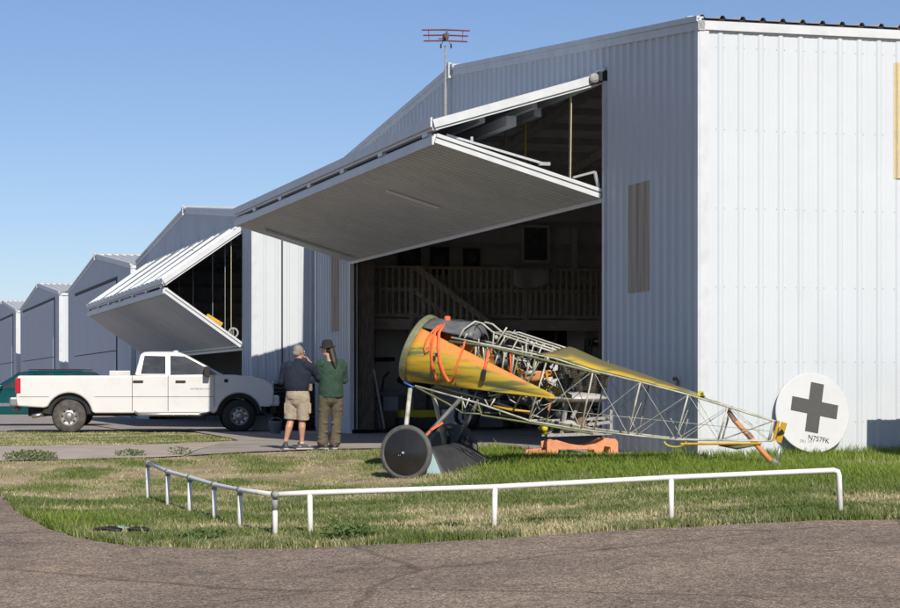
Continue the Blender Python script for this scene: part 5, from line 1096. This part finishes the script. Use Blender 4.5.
def grass(name, n, region, seed):
    r2 = np.random.default_rng(seed)
    if region == 'near':
        y = 19.2 + (36.2 - 19.2) * r2.random(n) ** 1.25; x = (r2.random(n) * 2 - 1) * (.225 * y + .35)
    else:
        y = 36 + 19 * r2.random(n); x = -4.2 - 9.0 * r2.random(n)
    pat = .5 + (fbm(x, y, .9, 11) - .5) * 1.15; fine = fbm(x, y, .35, 21); wy = wall_y(x); ry = road_y(x)
    if region == 'near':
        ok = (y < wy - .02 + .1 * (fine - .5)) & (y > ry + .02 + .25 * (fine - .5))
        edge = np.exp(-np.maximum(y - ry, 0) / .55)
        lush = np.clip((x - .2) / 2.2, 0, 1) * np.clip((y - 23.5) / 3.0, 0, 1) * np.clip(1.4 - (np.maximum(wy - y, 0)) / 7, 0, 1)
        lush = np.maximum(lush, np.clip((x + .6) / 1.5, 0, 1) * np.clip((y - 27.3) / 1.5, 0, 1))
        lw = np.exp(-(((x + 4.15) / .85) ** 2 + ((y - 22.6) / 1.5) ** 2))
        lush = np.clip(np.maximum(lush, lw), 0, 1)
    else:
        ok = (y > np.interp(x, [-16, -8, -5.5, -4.6, -4.2], [35.6, 37.7, 38.6, 40.1, 42.3]) + .3 * (fine - .5)) & (y < 54 + (x + 9) * .1) & (x < np.interp(y, [37, 42.3, 46, 54], [-4.2, -4.2, -4.7, -6.8])); edge = 0 * x; lush = 0 * x
    dens = np.clip((pat - .38) * 3.2 + lush * 1.2 + edge * .9 + (fine - .5) * 2.0 + (.36 if region == 'near' else .55) - np.clip((y - 27) / 9, 0, .33) * (lush < .4) * (x < -.5), .04, 1)
    ok &= r2.random(n) < dens
    x, y, pat, fine, edge, lush, wy = [a[ok] for a in (x, y, pat, fine, edge, lush, wy)]; n = len(x)
    g = r2.random(n)
    hgt = .022 + .035 * g + .05 * np.clip(pat - .45, 0, 1) + .05 * lush * (.5 + g) + .04 * edge * g
    hgt *= np.where(r2.random(n) < .03, 1.6, 1.0)
    hgt += (.10 * np.clip(1 - (wy - y) / .5, 0, 1) * (x > 3.2) * (.4 + .6 * g)) if region == 'near' else -.01
    hgt *= np.where((x < -.5) & (y > 27), .6, 1)
    az = r2.random(n) * 6.283; ln = hgt * (.25 + .55 * r2.random(n)); wd = (.0035 + .004 * r2.random(n)) * (1.0 if region == 'near' else 2.2)
    z = gz(x, y); wa = az + 1.57 + r2.normal(0, .4, n)
    P = np.zeros((n, 5, 3)); cx_, sx_ = np.cos(wa) * wd, np.sin(wa) * wd; lx, ly = np.cos(az) * ln, np.sin(az) * ln
    P[:, 0] = np.stack([x - cx_, y - sx_, z - .01], 1); P[:, 1] = np.stack([x + cx_, y + sx_, z - .01], 1)
    P[:, 2] = np.stack([x + cx_ * .8 + lx * .35, y + sx_ * .8 + ly * .35, z + hgt * .6], 1); P[:, 3] = np.stack([x - cx_ * .8 + lx * .35, y - sx_ * .8 + ly * .35, z + hgt * .6], 1)
    P[:, 4] = np.stack([x + lx, y + ly, z + hgt], 1)
    idx = np.arange(n)[:, None] * 5
    quads = idx + np.array([[0, 1, 2, 3]]); tris = idx + np.array([[3, 2, 4]])
    loops = np.concatenate([quads.ravel(), tris.ravel()]).astype(np.int32); starts = np.concatenate([np.arange(n) * 4, 4 * n + np.arange(n) * 3]).astype(np.int32); tot = np.concatenate([np.full(n, 4), np.full(n, 3)]).astype(np.int32)
    me = bpy.data.meshes.new(name); me.vertices.add(5 * n); me.vertices.foreach_set('co', P.ravel()); me.loops.add(len(loops)); me.loops.foreach_set('vertex_index', loops)
    me.polygons.add(2 * n); me.polygons.foreach_set('loop_start', starts); me.polygons.foreach_set('loop_total', tot); me.update(calc_edges=True); me.validate()
    # colour of each blade: green, olive or straw
    dry = np.clip(.22 - lush * .65 - edge * .2 + (.5 - pat) * 1.5 + (fine - .5) * .8 + r2.normal(0, .25, n) - (.0 if region == 'near' else .0), 0, 1)[:, None]
    gr = np.array([[.22, .295, .075]]) * (1 - g[:, None] * .4) + np.array([[.08, .115, .0]]) * lush[:, None] * g[:, None]; st = np.array([[.70, .60, .39]]) * (.7 + .45 * r2.random(n)[:, None])
    blue = (r2.random(n) < .12)[:, None] * (1 - lush[:, None]); gr = gr * (1 - blue) + np.array([[.18, .22, .14]]) * blue
    cb = gr * (1 - dry) + st * dry; cb = np.concatenate([cb, np.ones((n, 1))], 1)
    ca = me.color_attributes.new('Col', 'FLOAT_COLOR', 'POINT'); ca.data.foreach_set('color', np.repeat(cb, 5, axis=0).astype(np.float32).ravel())
    o = bpy.data.objects.new(name, me); COL.objects.link(o); me.materials.append(M['grass']); tag(o, 'patchy mixed green and straw grass' + (' between tarmac and hangar' if region == 'near' else ' on the strip under the pickup'), 'grass', kind='stuff')
grass('grass', 700000, 'near', 3)
grass('grass', 120000, 'far', 5)
